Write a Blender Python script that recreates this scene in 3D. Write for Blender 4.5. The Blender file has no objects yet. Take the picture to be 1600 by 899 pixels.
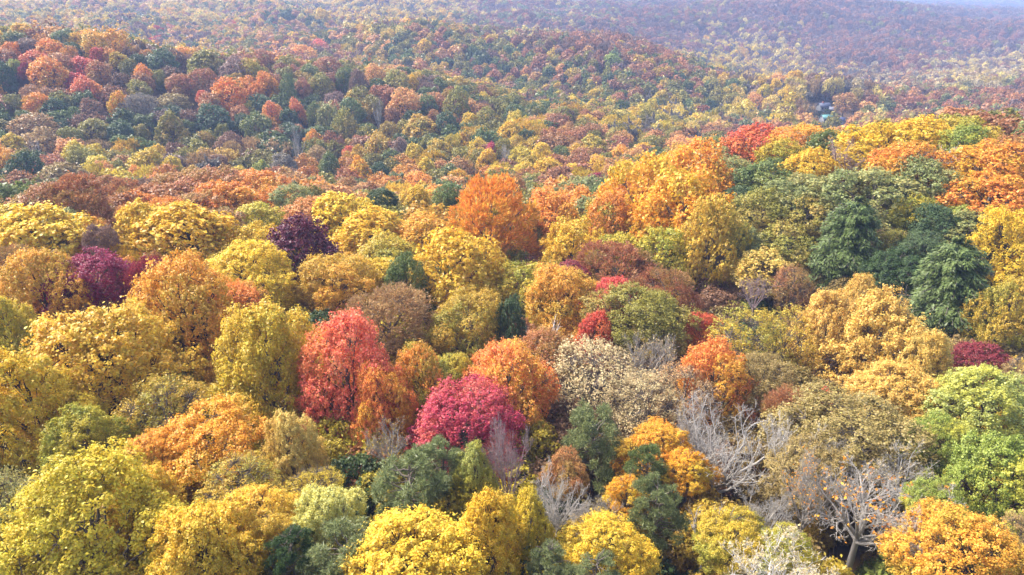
import bpy, math, random
import numpy as np
R = math.radians
rng = np.random.default_rng(7)
random.seed(7)
sc = bpy.context.scene
COL = sc.collection

# ------------------------------------------------------------------ camera, sky, sun, exposure
CAMZ = 60.0
PITCH = R(25.0)
FPX = 1081.0                       # focal length in pixels of a 1600 px wide frame
cam = bpy.data.cameras.new('camera')
cam.sensor_width = 36.0
cam.lens = FPX / 1600 * 36.0
cam.clip_start = 1.0
cam.clip_end = 30000
camo = bpy.data.objects.new('camera', cam)
camo.location = (0, 0, CAMZ)
camo.rotation_euler = (R(90) - PITCH, 0, 0)
COL.objects.link(camo)
sc.camera = camo

SUN_AZ = R(-62)                    # compass-like: 0 = straight ahead (+Y), negative = towards -X
SUN_EL = R(50)
w = bpy.data.worlds.new('World'); sc.world = w; w.use_nodes = True
nt = w.node_tree; nt.nodes.clear()
sky = nt.nodes.new('ShaderNodeTexSky'); sky.sky_type = 'NISHITA'; sky.sun_disc = False
sky.sun_elevation = SUN_EL; sky.sun_rotation = SUN_AZ
sky.altitude = 200; sky.air_density = 0.8; sky.dust_density = 5.0; sky.ozone_density = 1.0
bg = nt.nodes.new('ShaderNodeBackground'); bg.inputs['Strength'].default_value = 0.15
wo = nt.nodes.new('ShaderNodeOutputWorld')
nt.links.new(sky.outputs[0], bg.inputs[0]); nt.links.new(bg.outputs[0], wo.inputs[0])

sun = bpy.data.lights.new('sun', 'SUN')
sun.energy = 1.9; sun.angle = R(16.0); sun.color = (1.0, 0.97, 0.92)
suno = bpy.data.objects.new('sun', sun)
COL.objects.link(suno)
sd = (math.sin(SUN_AZ) * math.cos(SUN_EL), math.cos(SUN_AZ) * math.cos(SUN_EL), math.sin(SUN_EL))
from mathutils import Vector
suno.rotation_euler = Vector(sd).to_track_quat('Z', 'Y').to_euler()
suno.location = (-100, 0, 200)

sc.view_settings.view_transform = 'Standard'
sc.view_settings.look = 'None'
sc.view_settings.exposure = 1.80
sc.view_settings.gamma = 1
sc.render.engine = 'CYCLES'
cy = sc.cycles
cy.max_bounces = 5; cy.diffuse_bounces = 3; cy.glossy_bounces = 1; cy.transmission_bounces = 2
cy.transparent_max_bounces = 4; cy.volume_bounces = 0
cy.use_denoising = True
try:
    cy.denoiser = 'OPENIMAGEDENOISE'; cy.denoising_input_passes = 'RGB_ALBEDO_NORMAL'; cy.denoising_prefilter = 'ACCURATE'
except Exception:
    pass
cy.caustics_reflective = False; cy.caustics_refractive = False

# ------------------------------------------------------------------ lie of the land
def ray(px, py):
    u = (px - 800.0) / FPX; v = (py - 449.5) / FPX
    return (u, math.cos(PITCH) - v * math.sin(PITCH), -math.sin(PITCH) - v * math.cos(PITCH))
def at(px, py, t):
    d = ray(px, py)
    return (d[0] * t, d[1] * t, CAMZ + d[2] * t)
def project(X, Y, Z):
    z = Z - CAMZ
    f = Y * math.cos(PITCH) - z * math.sin(PITCH)
    up = Y * math.sin(PITCH) + z * math.cos(PITCH)
    return 800 + FPX * X / f, 449.5 - FPX * up / f, f

# survey points: where the canopy (the height of the crowns' middles) lies, read off crown sizes
CP = [
 (0,899,42),(400,899,42),(800,899,44),(1200,899,44),(1600,899,42),
 (0,700,56),(400,700,57),(800,700,60),(1200,700,60),(1600,700,55),
 (0,600,66),(400,600,68),(800,600,73),(1200,600,72),(1600,600,66),
 (0,500,80),(400,500,82),(800,500,90),(1200,500,90),(1600,500,80),
 (0,400,100),(400,400,104),(800,400,113),(1200,400,106),(1600,400,93),
 (0,335,130),(200,303,148),(400,292,158),(600,325,145),(750,312,150),(900,298,160),(1050,262,160),(1200,232,150),(1300,224,145),(1400,208,137),(1600,206,125),
 (800,345,130),(1000,330,128),(1200,300,124),(1400,280,113),(1600,280,105),
 (0,285,190),(200,275,205),(400,272,215),(650,295,195),(750,285,200),(900,262,215),(1000,245,240),
 (1120,240,215),(1250,236,230),(1400,228,230),(1600,228,215),(1290,220,350),
 (0,250,220),(230,250,235),(450,262,245),(600,275,235),(760,255,250),(860,240,255),(1100,197,350),(1200,202,370),(1290,148,472),(1290,130,506),(1350,132,520),(1230,140,500),(950,215,290),
 (0,215,245),(250,220,265),(500,220,285),(700,215,290),
 (0,150,285),(250,150,312),(500,160,335),(700,178,335),(850,190,310),
 (0,45,335),(100,50,345),(250,80,362),(450,88,375),(600,108,378),(700,130,372),(850,163,350),(960,190,325),(1060,212,310),
 (0,60,520),(100,64,530),(300,92,540),(500,104,540),(650,122,520),
 (600,85,560),(720,95,560),(600,45,680),(700,38,680),(820,55,650),(960,50,640),(1100,92,600),(1200,128,560),
 (800,140,480),(950,130,500),(1100,160,470),(1000,178,420),
 (0,35,720),(200,42,760),(400,42,780),(0,10,1000),(200,8,1080),(400,6,1150),(540,12,1150),(200,2,1700),(500,2,1500),
 (800,68,850),(960,68,880),(1100,108,860),(700,10,1200),(850,15,1250),(1000,30,1150),(1000,5,1700),(800,2,1500),
 (1200,145,680),(1400,138,650),(1560,132,640),(1400,168,480),(1600,152,450),(1500,185,380),(1600,190,330),(1350,195,400),
 (1300,100,880),(1300,60,1120),(1250,20,1200),(1200,2,1400),(1380,5,1350),(1450,95,880),(1500,60,1120),(1600,110,830),(1600,62,1050),
 (1150,60,1100),(1500,25,1500),(1600,22,1800),(1500,8,3000),(1600,4,3600),(1300,-4,3500),(0,-8,3500),(400,-8,3500),(800,-8,3500),
 (0,-38,9000),(400,-38,9000),(800,-38,9000),(1200,-38,9000),(1600,-38,9000),
]
pts = []
for px, py, t in CP:
    X, Y, Z = at(px, py, t)
    Z -= 4.3 * min(1.0, max(0.0, (t - 125) / 60.0))      # beyond the near slope the readings are of the canopy's top
    pts.append((math.atan2(X, Y) * 1.6, math.log(math.hypot(X, Y)), Z))
P_ = np.array(pts)
def _kern(d2):
    return 0.5 * d2 * np.log(d2 + 1e-12)
n = len(P_)
D2 = ((P_[:, None, :2] - P_[None, :, :2]) ** 2).sum(-1)
K = _kern(D2) + np.eye(n) * 0.0008
Q = np.hstack([np.ones((n, 1)), P_[:, :2]])
A = np.zeros((n + 3, n + 3)); A[:n, :n] = K; A[:n, n:] = Q; A[n:, :n] = Q.T
sol = np.linalg.solve(A, np.concatenate([P_[:, 2], np.zeros(3)]))
AMAX = math.atan2(*at(1640, 500, 10)[:2]) * 1.0
def S(X, Y):
    """height of the crowns' middles above any spot"""
    X = np.atleast_1d(np.asarray(X, float)); Y = np.atleast_1d(np.asarray(Y, float))
    a = np.clip(np.arctan2(X, Y), -0.70, 0.70) * 1.6
    l = np.log(np.clip(np.hypot(X, Y), 30.0, 9500.0))
    d2 = (a[:, None] - P_[None, :, 0]) ** 2 + (l[:, None] - P_[None, :, 1]) ** 2
    fold = np.clip((np.hypot(X, Y) - 240) / 160, 0, 1) * np.clip(np.hypot(X, Y) / 380, 0.8, 3.2)
    wx = X + 18 * np.sin(Y / 61 + 1.3); wy = Y + 22 * np.sin(X / 73 + 0.4)
    relief = 2.6 * np.abs(np.sin(wx / 43 + wy / 170)) + 1.8 * np.sin(wx / 97 - wy / 59 + 2.0) + 1.3 * np.sin(wy / 31 + wx / 67)
    clear = np.exp(-((X - 205) ** 2 + (Y - 400) ** 2) / 90.0 ** 2)
    return _kern(d2) @ sol[:n] + sol[n] + sol[n + 1] * a + sol[n + 2] * l + (relief - 1.6) * fold * (1 - clear)
UNDER = 12.0
def ground(X, Y):
    d = np.hypot(X, Y)
    return S(X, Y) - UNDER
TT = np.exp(np.linspace(math.log(32), math.log(5200), 700))
def find(px, py):
    d = ray(px, py)
    X = d[0] * TT; Y = d[1] * TT; Z = CAMZ + d[2] * TT
    below = Z < S(X, Y)
    i = int(np.argmax(below)) if below.any() else len(TT) - 1
    return TT[i]

# ------------------------------------------------------------------ materials
def s2l(c):
    c = c / 255.0
    return c / 12.92 if c <= 0.04045 else ((c + 0.055) / 1.055) ** 2.4
LEAF_GAIN = 0.80
def rgb(t, g=1.0):
    return tuple(s2l(x) * g for x in t) + (1.0,)
def leafcol(t):
    r_, g_, b_ = (s2l(x) ** 0.96 * LEAF_GAIN for x in t)
    return (r_, g_, b_ * 0.86, 1.0)
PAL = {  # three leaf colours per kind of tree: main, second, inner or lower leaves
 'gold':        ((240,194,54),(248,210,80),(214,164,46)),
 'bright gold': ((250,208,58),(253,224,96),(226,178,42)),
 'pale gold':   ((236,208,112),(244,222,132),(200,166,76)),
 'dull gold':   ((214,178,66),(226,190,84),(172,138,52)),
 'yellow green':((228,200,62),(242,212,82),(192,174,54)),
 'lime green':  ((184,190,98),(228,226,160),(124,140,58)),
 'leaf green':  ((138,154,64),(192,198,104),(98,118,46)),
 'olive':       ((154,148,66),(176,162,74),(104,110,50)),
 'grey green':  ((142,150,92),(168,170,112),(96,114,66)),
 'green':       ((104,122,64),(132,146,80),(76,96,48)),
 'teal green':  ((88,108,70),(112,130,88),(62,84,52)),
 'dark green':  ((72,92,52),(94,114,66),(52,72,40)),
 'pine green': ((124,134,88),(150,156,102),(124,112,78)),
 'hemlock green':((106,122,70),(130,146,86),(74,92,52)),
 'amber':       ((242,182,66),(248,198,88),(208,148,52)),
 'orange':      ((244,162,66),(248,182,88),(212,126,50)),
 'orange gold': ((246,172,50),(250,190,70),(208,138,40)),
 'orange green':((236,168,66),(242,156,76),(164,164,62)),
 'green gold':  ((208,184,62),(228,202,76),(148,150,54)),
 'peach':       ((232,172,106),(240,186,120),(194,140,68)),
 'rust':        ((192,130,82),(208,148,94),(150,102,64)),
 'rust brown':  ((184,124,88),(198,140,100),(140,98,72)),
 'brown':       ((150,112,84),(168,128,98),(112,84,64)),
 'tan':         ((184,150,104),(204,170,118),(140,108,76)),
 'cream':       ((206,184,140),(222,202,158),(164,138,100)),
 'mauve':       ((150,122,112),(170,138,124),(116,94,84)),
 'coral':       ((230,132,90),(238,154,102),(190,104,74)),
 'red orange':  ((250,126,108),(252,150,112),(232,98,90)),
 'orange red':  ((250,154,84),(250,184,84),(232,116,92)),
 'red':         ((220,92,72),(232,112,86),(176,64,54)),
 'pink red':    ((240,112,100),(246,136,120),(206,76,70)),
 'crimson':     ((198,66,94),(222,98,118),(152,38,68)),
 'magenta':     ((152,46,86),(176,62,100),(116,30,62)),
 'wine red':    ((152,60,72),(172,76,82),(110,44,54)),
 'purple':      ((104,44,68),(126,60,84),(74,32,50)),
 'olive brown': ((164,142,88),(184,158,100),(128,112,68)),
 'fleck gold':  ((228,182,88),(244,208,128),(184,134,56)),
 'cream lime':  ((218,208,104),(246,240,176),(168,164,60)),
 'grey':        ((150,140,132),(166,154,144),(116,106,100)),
}
ACCENT = {'gold': (224,190,66), 'bright gold': (240,204,68), 'yellow green': (204,186,60), 'dull gold': (170,166,72), 'amber': (206,176,66), 'orange': (226,180,62),
 'orange gold': (222,190,62), 'orange red': (250,196,76), 'red orange': (250,150,92), 'orange green': (176,182,70), 'green gold': (158,164,62), 'rust': (190,156,82), 'rust brown': (170,146,84),
 'crimson': (214,104,86), 'red': (232,136,70), 'grey green': (190,178,110), 'olive': (190,160,84), 'green': (156,158,84), 'leaf green': (206,196,76), 'lime green': (214,206,84), 'coral': (240,174,80), 'pale gold': (222,184,84)}
_mats = {}
def leaf_material(name, instanced=False):
    key = (name, instanced)
    if key in _mats: return _mats[key]
    m = bpy.data.materials.new((name.replace(' ', '_') + '_leaves') if not instanced else 'mixed_autumn_leaves')
    m.use_nodes = True; t = m.node_tree; N = t.nodes; L = t.links; N.clear()
    def node(k, **kw):
        x = N.new(k)
        for a, b in kw.items(): setattr(x, a, b)
        return x
    tone = node('ShaderNodeAttribute', attribute_name='tone'); leaf = node('ShaderNodeAttribute', attribute_name='leaf')
    oi = node('ShaderNodeObjectInfo')
    if instanced:
        at_ = node('ShaderNodeAttribute', attribute_name='tint', attribute_type='INSTANCER')
        main = at_.outputs['Color']
        at2 = node('ShaderNodeAttribute', attribute_name='tint_inner', attribute_type='INSTANCER')
        inner = at2.outputs['Color']
        second = main
    else:
        def c(i):
            x = node('ShaderNodeRGB'); x.outputs[0].default_value = leafcol(PAL[name][i]); return x.outputs[0]
        main, second, inner = c(0), c(1), c(2)
    def mix(f, a, b, mode='MIX'):
        x = node('ShaderNodeMix', data_type='RGBA', blend_type=mode)
        if isinstance(f, float): x.inputs[0].default_value = f
        else: L.new(f, x.inputs[0])
        L.new(a, x.inputs[6])
        if isinstance(b, tuple): x.inputs[7].default_value = b
        else: L.new(b, x.inputs[7])
        return x.outputs[2]
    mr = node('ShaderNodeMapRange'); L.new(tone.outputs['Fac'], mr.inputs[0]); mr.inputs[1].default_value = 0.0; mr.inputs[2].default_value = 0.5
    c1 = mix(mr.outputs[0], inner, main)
    mr2 = node('ShaderNodeMapRange'); L.new(leaf.outputs['Fac'], mr2.inputs[0]); mr2.inputs[1].default_value = 0.55; mr2.inputs[2].default_value = 1.0
    c2 = mix(mr2.outputs[0], c1, second)
    if not instanced and name in ACCENT:
        pa = node('ShaderNodeAttribute', attribute_name='patch'); mp = node('ShaderNodeMapRange'); L.new(pa.outputs['Fac'], mp.inputs[0])
        mp.inputs[1].default_value = 0.42; mp.inputs[2].default_value = 0.68; mp.inputs[4].default_value = 0.8
        ac = node('ShaderNodeRGB'); ac.outputs[0].default_value = leafcol(ACCENT[name]); c2 = mix(mp.outputs[0], c2, ac.outputs[0])
    hsv = node('ShaderNodeHueSaturation')
    # every leaf a little different in hue and value
    h = node('ShaderNodeMath', operation='MULTIPLY_ADD'); L.new(leaf.outputs['Fac'], h.inputs[0]); h.inputs[1].default_value = 0.024; h.inputs[2].default_value = 0.488
    wn = node('ShaderNodeTexWhiteNoise', noise_dimensions='1D'); L.new(leaf.outputs['Fac'], wn.inputs['W'])
    v = node('ShaderNodeMath', operation='MULTIPLY_ADD'); L.new(wn.outputs['Value'], v.inputs[0]); v.inputs[1].default_value = 0.62; v.inputs[2].default_value = 0.70
    L.new(h.outputs[0], hsv.inputs['Hue']); L.new(v.outputs[0], hsv.inputs['Value']); L.new(c2, hsv.inputs['Color'])
    hs2 = node('ShaderNodeHueSaturation')
    oh = node('ShaderNodeMath', operation='MULTIPLY_ADD'); L.new(oi.outputs['Random'], oh.inputs[0]); oh.inputs[1].default_value = 0.016; oh.inputs[2].default_value = 0.492
    L.new(oh.outputs[0], hs2.inputs['Hue']); L.new(hsv.outputs[0], hs2.inputs['Color'])
    hs2.inputs['Saturation'].default_value = 1.0
    out = hs2.outputs[0]
    d = node('ShaderNodeBsdfPrincipled'); d.inputs['Roughness'].default_value = 0.42; d.inputs['Specular IOR Level'].default_value = 0.28
    L.new(out, d.inputs['Base Color'])
    tr = node('ShaderNodeBsdfTranslucent'); L.new(out, tr.inputs[0])
    ms = node('ShaderNodeMixShader'); ms.inputs[0].default_value = 0.34
    L.new(d.outputs[0], ms.inputs[1]); L.new(tr.outputs[0], ms.inputs[2])
    o = node('ShaderNodeOutputMaterial'); L.new(ms.outputs[0], o.inputs[0])
    _mats[key] = m
    return m

def solid(name, col, rough=0.85, noise=0.25, scale=3.0, col2=None, bump=0.0):
    if name in bpy.data.materials: return bpy.data.materials[name]
    m = bpy.data.materials.new(name); m.use_nodes = True; t = m.node_tree; N = t.nodes; L = t.links
    b = N['Principled BSDF']; b.inputs['Roughness'].default_value = rough; b.inputs['Specular IOR Level'].default_value = 0.25
    tc = N.new('ShaderNodeTexCoord'); nz = N.new('ShaderNodeTexNoise'); nz.inputs['Scale'].default_value = scale; nz.inputs['Detail'].default_value = 6
    L.new(tc.outputs['Object'], nz.inputs['Vector'])
    mx = N.new('ShaderNodeMix'); mx.data_type = 'RGBA'; L.new(nz.outputs[0], mx.inputs[0])
    a = rgb(col)
    mx.inputs[6].default_value = tuple(x * (1 - noise) for x in a[:3]) + (1,)
    mx.inputs[7].default_value = tuple(min(1, x * (1 + noise)) for x in (rgb(col2) if col2 else a)[:3]) + (1,)
    L.new(mx.outputs[2], b.inputs['Base Color'])
    if bump:
        bp = N.new('ShaderNodeBump'); bp.inputs['Strength'].default_value = bump; L.new(nz.outputs[0], bp.inputs['Height']); L.new(bp.outputs[0], b.inputs['Normal'])
    return m
BARK = solid('grey_brown_bark', (104,94,84), noise=0.35, scale=6)
BARK_D = solid('dark_bark', (72,62,56), noise=0.35, scale=6)
BARK_P = solid('pale_weathered_bark', (172,166,156), noise=0.25, scale=5)
BARK_M = solid('ashen_grey_bark', (158,152,142), noise=0.3, scale=5)
BARK_W = solid('bleached_white_bark', (214,208,198), noise=0.2, scale=5)

# ------------------------------------------------------------------ mesh helpers
def mesh_from(name, V, F, attrs=None, mats=(), smooth=False, midx=None):
    """V (n,3); F (m,4) or (m,3) int array; attrs name -> per-vertex floats"""
    me = bpy.data.meshes.new(name)
    V = np.ascontiguousarray(V, dtype=np.float32); F = np.ascontiguousarray(F, dtype=np.int32)
    k = F.shape[1]
    me.vertices.add(len(V)); me.vertices.foreach_set('co', V.ravel())
    me.loops.add(F.size); me.loops.foreach_set('vertex_index', F.ravel())
    me.polygons.add(len(F))
    me.polygons.foreach_set('loop_start', np.arange(0, F.size, k, dtype=np.int32))
    me.polygons.foreach_set('loop_total', np.full(len(F), k, dtype=np.int32))
    if smooth: me.polygons.foreach_set('use_smooth', np.ones(len(F), dtype=bool))
    if midx is not None: me.polygons.foreach_set('material_index', np.asarray(midx, dtype=np.int32))
    me.update(calc_edges=True)
    for a, vals in (attrs or {}).items():
        at_ = me.attributes.new(a, 'FLOAT', 'POINT'); at_.data.foreach_set('value', np.ascontiguousarray(vals, dtype=np.float32))
    for m in mats: me.materials.append(m)
    return me
def unit(v):
    return v / (np.linalg.norm(v, axis=-1, keepdims=True) + 1e-9)
def rdir(k, g=None):
    return unit((g or rng).normal(size=(k, 3)))

def leaf_quads(pos, nrm, size, aspect=1.0, along=None, fold=0.18):
    """one folded four-cornered leaf (or leaf spray) per point"""
    k = len(pos)
    t = rdir(k) if along is None else along
    t = unit(t - nrm * (t * nrm).sum(1, keepdims=True))
    b = np.cross(nrm, t)
    s = size * rng.uniform(0.45, 1.55, (k, 1))
    L_ = t * s * 0.62 * aspect; W_ = b * s * 0.5
    up = nrm * s * fold
    V = np.stack([pos - L_, pos - W_ * 1.0 + up + L_ * 0.1, pos + L_, pos + W_ + up + L_ * 0.1], 1).reshape(-1, 3)
    F = np.arange(4 * k).reshape(-1, 4)
    return V, F

def tubes(lines, sides):
    """lines: list of (points (m,3), radii (m,))"""
    Vs = []; Fs = []; off = 0
    ang = np.arange(sides) * 2 * math.pi / sides
    ca, sa = np.cos(ang), np.sin(ang)
    for p, r in lines:
        p = np.asarray(p, float); r = np.asarray(r, float); m = len(p)
        d = unit(np.gradient(p, axis=0))
        ref = np.array([0.31, 0.95, 0.05]) if abs(d[0][1]) < 0.9 else np.array([1.0, 0, 0])
        a = unit(np.cross(d, ref)); b = np.cross(d, a)
        ring = p[:, None, :] + r[:, None, None] * (a[:, None, :] * ca[None, :, None] + b[:, None, :] * sa[None, :, None])
        Vs.append(ring.reshape(-1, 3))
        i = np.arange(m - 1)[:, None] * sides + np.arange(sides)[None, :]
        j = np.arange(m - 1)[:, None] * sides + (np.arange(sides)[None, :] + 1) % sides
        f = np.stack([i, j, j + sides, i + sides], -1).reshape(-1, 4) + off
        Fs.append(f); off += m * sides
    return np.concatenate(Vs), np.concatenate(Fs)
def curve(a, b, bend, m=5, wob=0.0):
    a = np.asarray(a, float); b = np.asarray(b, float)
    t = np.linspace(0, 1, m)[:, None]
    mid = (a + b) / 2 + np.asarray(bend, float)
    p = (1 - t) ** 2 * a + 2 * t * (1 - t) * mid + t * t * b
    if wob: p[1:-1] += rng.normal(0, wob, (m - 2, 3))
    return p

# ------------------------------------------------------------------ crown shapes (radius 1, from z = -1 to z = 1)
def env_dome(z):
    return np.where(z > -0.15, np.sqrt(np.clip(1 - ((z + 0.15) / 1.15) ** 2, 0, 1)), 1 - 0.55 * ((-z - 0.15) / 0.85) ** 1.5)
def env_oval(z):
    return np.where(z > -0.3, np.clip(1 - (np.abs(z + 0.3) / 1.3) ** 2.3, 0, 1) ** 0.62, 1 - 0.5 * ((-z - 0.3) / 0.7) ** 1.6)
def env_cone(z):
    return np.where(z > -0.45, np.clip((1 - z) / 1.45, 0, 1) ** 0.75, 1 - 0.45 * ((-z - 0.45) / 0.55) ** 1.5)
def env_tulip(z):
    return 0.5 * env_cone(z) + 0.5 * env_oval(z)
STYLE = {
 # lobes, lobe radius, clump radius, envelope, vertical stretch of lobes, leaf aspect, gap (share of clumps left out), z factor
 'maple': dict(n=34, lr=0.27, cr=0.075, env=env_oval, vs=1.0, asp=1.1, gap=0.26, up=0.55),
 'oak':   dict(n=22, lr=0.32, cr=0.10, env=env_dome, vs=0.85, asp=1.1, gap=0.26, up=0.5),
 'tulip': dict(n=24, lr=0.27, cr=0.078, env=env_tulip, vs=1.35, asp=1.2, gap=0.28, up=0.5),
 'sparse':dict(n=22, lr=0.30, cr=0.11, env=env_dome, vs=1.0, asp=1.3, gap=0.25, up=0.4),
 'twiggy':dict(n=20, lr=0.30, cr=0.09, env=env_dome, vs=1.1, asp=2.6, gap=0.08, up=0.2),
 'tall':  dict(n=16, lr=0.36, cr=0.13, env=env_oval, vs=1.3, asp=1.1, gap=0.08, up=0.5),
 'column':dict(n=14, lr=0.5, cr=0.17, env=env_oval, vs=1.0, asp=1.2, gap=0.08, up=0.5),
}
def crown_layout(st):
    n = st['n']
    z = np.linspace(-0.78, 0.86, n) + rng.uniform(-0.06, 0.06, n)
    z = np.clip(z, -0.85, 0.9)
    a = np.arange(n) * 2.39996 + rng.uniform(-0.35, 0.35, n)
    lr = st['lr'] * rng.uniform(0.6, 1.42, n)
    lop = 1 + 0.13 * np.sin(a + rng.uniform(0, 6.28)) + 0.11 * np.sin(2 * a + 3 * z + rng.uniform(0, 6.28))
    rr = np.maximum(st['env'](z) - lr * 0.66, 0.0) * rng.uniform(0.70, 1.22, n) * lop
    C = np.stack([rr * np.cos(a), rr * np.sin(a), z * (1 - st['lr'] * 0.45 * st['vs'])], 1)
    return C, lr
PATCH = [None]
def make_crown(style, nleaf, lsize, twigs=False, cover=1.0):
    st = STYLE[style]
    C, lr = crown_layout(st)
    vs = st['vs']
    cents = []; outs = []; tones = []
    ltone = rng.uniform(0, 1, len(C))
    for i in range(len(C)):
        k = int(max(6, 10.0 * (lr[i] / st['cr']) ** 2 * 0.62))
        d = rdir(k * 2)
        outw = unit(np.array([C[i, 0], C[i, 1], max(0.15, C[i, 2] + 0.35)]))
        d = d[(d @ outw) > -0.25][:k]
        p = C[i] + d * lr[i] * np.array([1, 1, vs]) * rng.uniform(0.70, 1.18, (len(d), 1))
        inside = np.zeros(len(p), bool)
        for j in range(len(C)):
            if j != i:
                q = (p - C[j]) / np.array([1, 1, vs]); inside |= np.linalg.norm(q, axis=1) < lr[j] * 0.70
        keep = ~inside & (rng.random(len(p)) > st['gap'])
        cents.append(p[keep]); outs.append(d[keep]); tones.append(np.full(keep.sum(), ltone[i]))
    cc = np.concatenate(cents); oo = np.concatenate(outs); lt = np.concatenate(tones)
    m = len(cc)
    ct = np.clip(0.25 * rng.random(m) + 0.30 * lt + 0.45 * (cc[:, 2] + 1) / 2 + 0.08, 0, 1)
    idx = rng.integers(0, m, nleaf)
    cr = (st['cr'] * rng.uniform(0.7, 1.3, m))[idx]
    d = unit(rng.normal(size=(nleaf, 3)) + 0.75 * oo[idx] + np.array([0, 0, 0.45]))
    rad = rng.uniform(0.2, 1.0, (nleaf, 1)) ** 0.7 * np.where(rng.random((nleaf, 1)) < 0.16, rng.uniform(1.3, 2.4, (nleaf, 1)), 1.0)
    pos = cc[idx] + d * cr[:, None] * rad
    if style == 'twiggy':
        nrm = rdir(nleaf)
        along = unit(oo[idx] + np.array([0, 0, 0.8]) + rng.normal(0, 0.35, (nleaf, 3)))
        V, F = leaf_quads(pos, unit(nrm - along * (nrm * along).sum(1, keepdims=True)), lsize * 0.62, st['asp'], along)
    else:
        nrm = unit(d * 0.8 + oo[idx] * 0.35 + np.array([0, 0, st['up']]) + rng.normal(0, 0.58, (nleaf, 3)))
        V, F = leaf_quads(pos, nrm, lsize, st['asp'])
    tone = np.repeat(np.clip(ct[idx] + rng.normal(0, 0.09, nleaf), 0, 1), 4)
    leaf = np.repeat(rng.random(nleaf), 4)
    PATCH[0] = np.repeat(np.clip(lt[idx] * 0.75 + 0.25 * (1 - (cc[idx, 2] + 1) / 2) + rng.normal(0, 0.10, nleaf), 0, 1), 4)
    # limbs inside the crown
    lines = []
    tz = np.linspace(-1, 0.55, 9)
    tr = np.stack([np.cumsum(rng.normal(0, 0.018, 9)), np.cumsum(rng.normal(0, 0.018, 9)), tz], 1); tr -= np.array([tr[0, 0], tr[0, 1], 0])
    for i in range(len(C)):
        z0 = max(-0.95, C[i, 2] - 0.35 - 0.5 * math.hypot(C[i, 0], C[i, 1]))
        a0 = np.array([np.interp(z0, tz, tr[:, 0]), np.interp(z0, tz, tr[:, 1]), z0])
        lines.append((curve(a0, C[i], (0, 0, -0.06), 5, 0.015), np.linspace(0.024, 0.010, 5), 0))
        own = cents[i]
        if len(own) and twigs:
            for q in own[rng.permutation(len(own))[:twigs]]:
                lines.append((curve(C[i], q, rng.normal(0, 0.03, 3), 3), np.array([0.009, 0.006, 0.003]), 1))
    return V, F, tone, leaf, (tz, tr, lines)

def make_pine(ntuft, blades, blen, bw, nclump=46, inner=0.3):
    z = rng.uniform(-0.8, 0.85, nclump); a = np.arange(nclump) * 2.39996
    rr = env_oval(z) * rng.uniform(0.45, 0.92, nclump)
    C = np.stack([rr * np.cos(a), rr * np.sin(a), z], 1)
    idx = rng.integers(0, nclump, ntuft)
    d = unit(rng.normal(size=(ntuft, 3)) * np.array([1, 1, 0.6]) + np.array([0, 0, 0.35]))
    T = C[idx] + d * rng.uniform(0.06, 0.19, (ntuft, 1))
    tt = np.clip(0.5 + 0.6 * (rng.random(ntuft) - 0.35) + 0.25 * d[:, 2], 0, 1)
    pos = np.repeat(T, blades, 0)
    bd = unit(np.repeat(unit(d + np.array([0, 0, 0.8])), blades, 0) * 0.55 + rdir(len(pos)))
    nrm = unit(np.cross(bd, rdir(len(pos))))
    V, F = leaf_quads(pos + bd * blen * 0.5, nrm, bw, blen / bw, bd, fold=0.05)
    tone = np.repeat(np.repeat(tt, blades), 4); leaf = np.repeat(rng.random(len(pos)), 4)
    tz = np.linspace(-1, 0.7, 9); tr = np.stack([np.cumsum(rng.normal(0, 0.012, 9)), np.cumsum(rng.normal(0, 0.012, 9)), tz], 1)
    lines = []
    for c in C:
        z0 = max(-0.95, c[2] - 0.15 - 0.2 * rng.random()); a0 = np.array([np.interp(z0, tz, tr[:, 0]), np.interp(z0, tz, tr[:, 1]), z0])
        lines.append((curve(a0, c, (0, 0, -0.04), 5, 0.02), np.linspace(0.02, 0.006, 5), 0))
    return V, F, tone, leaf, (tz, tr, lines)

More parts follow.
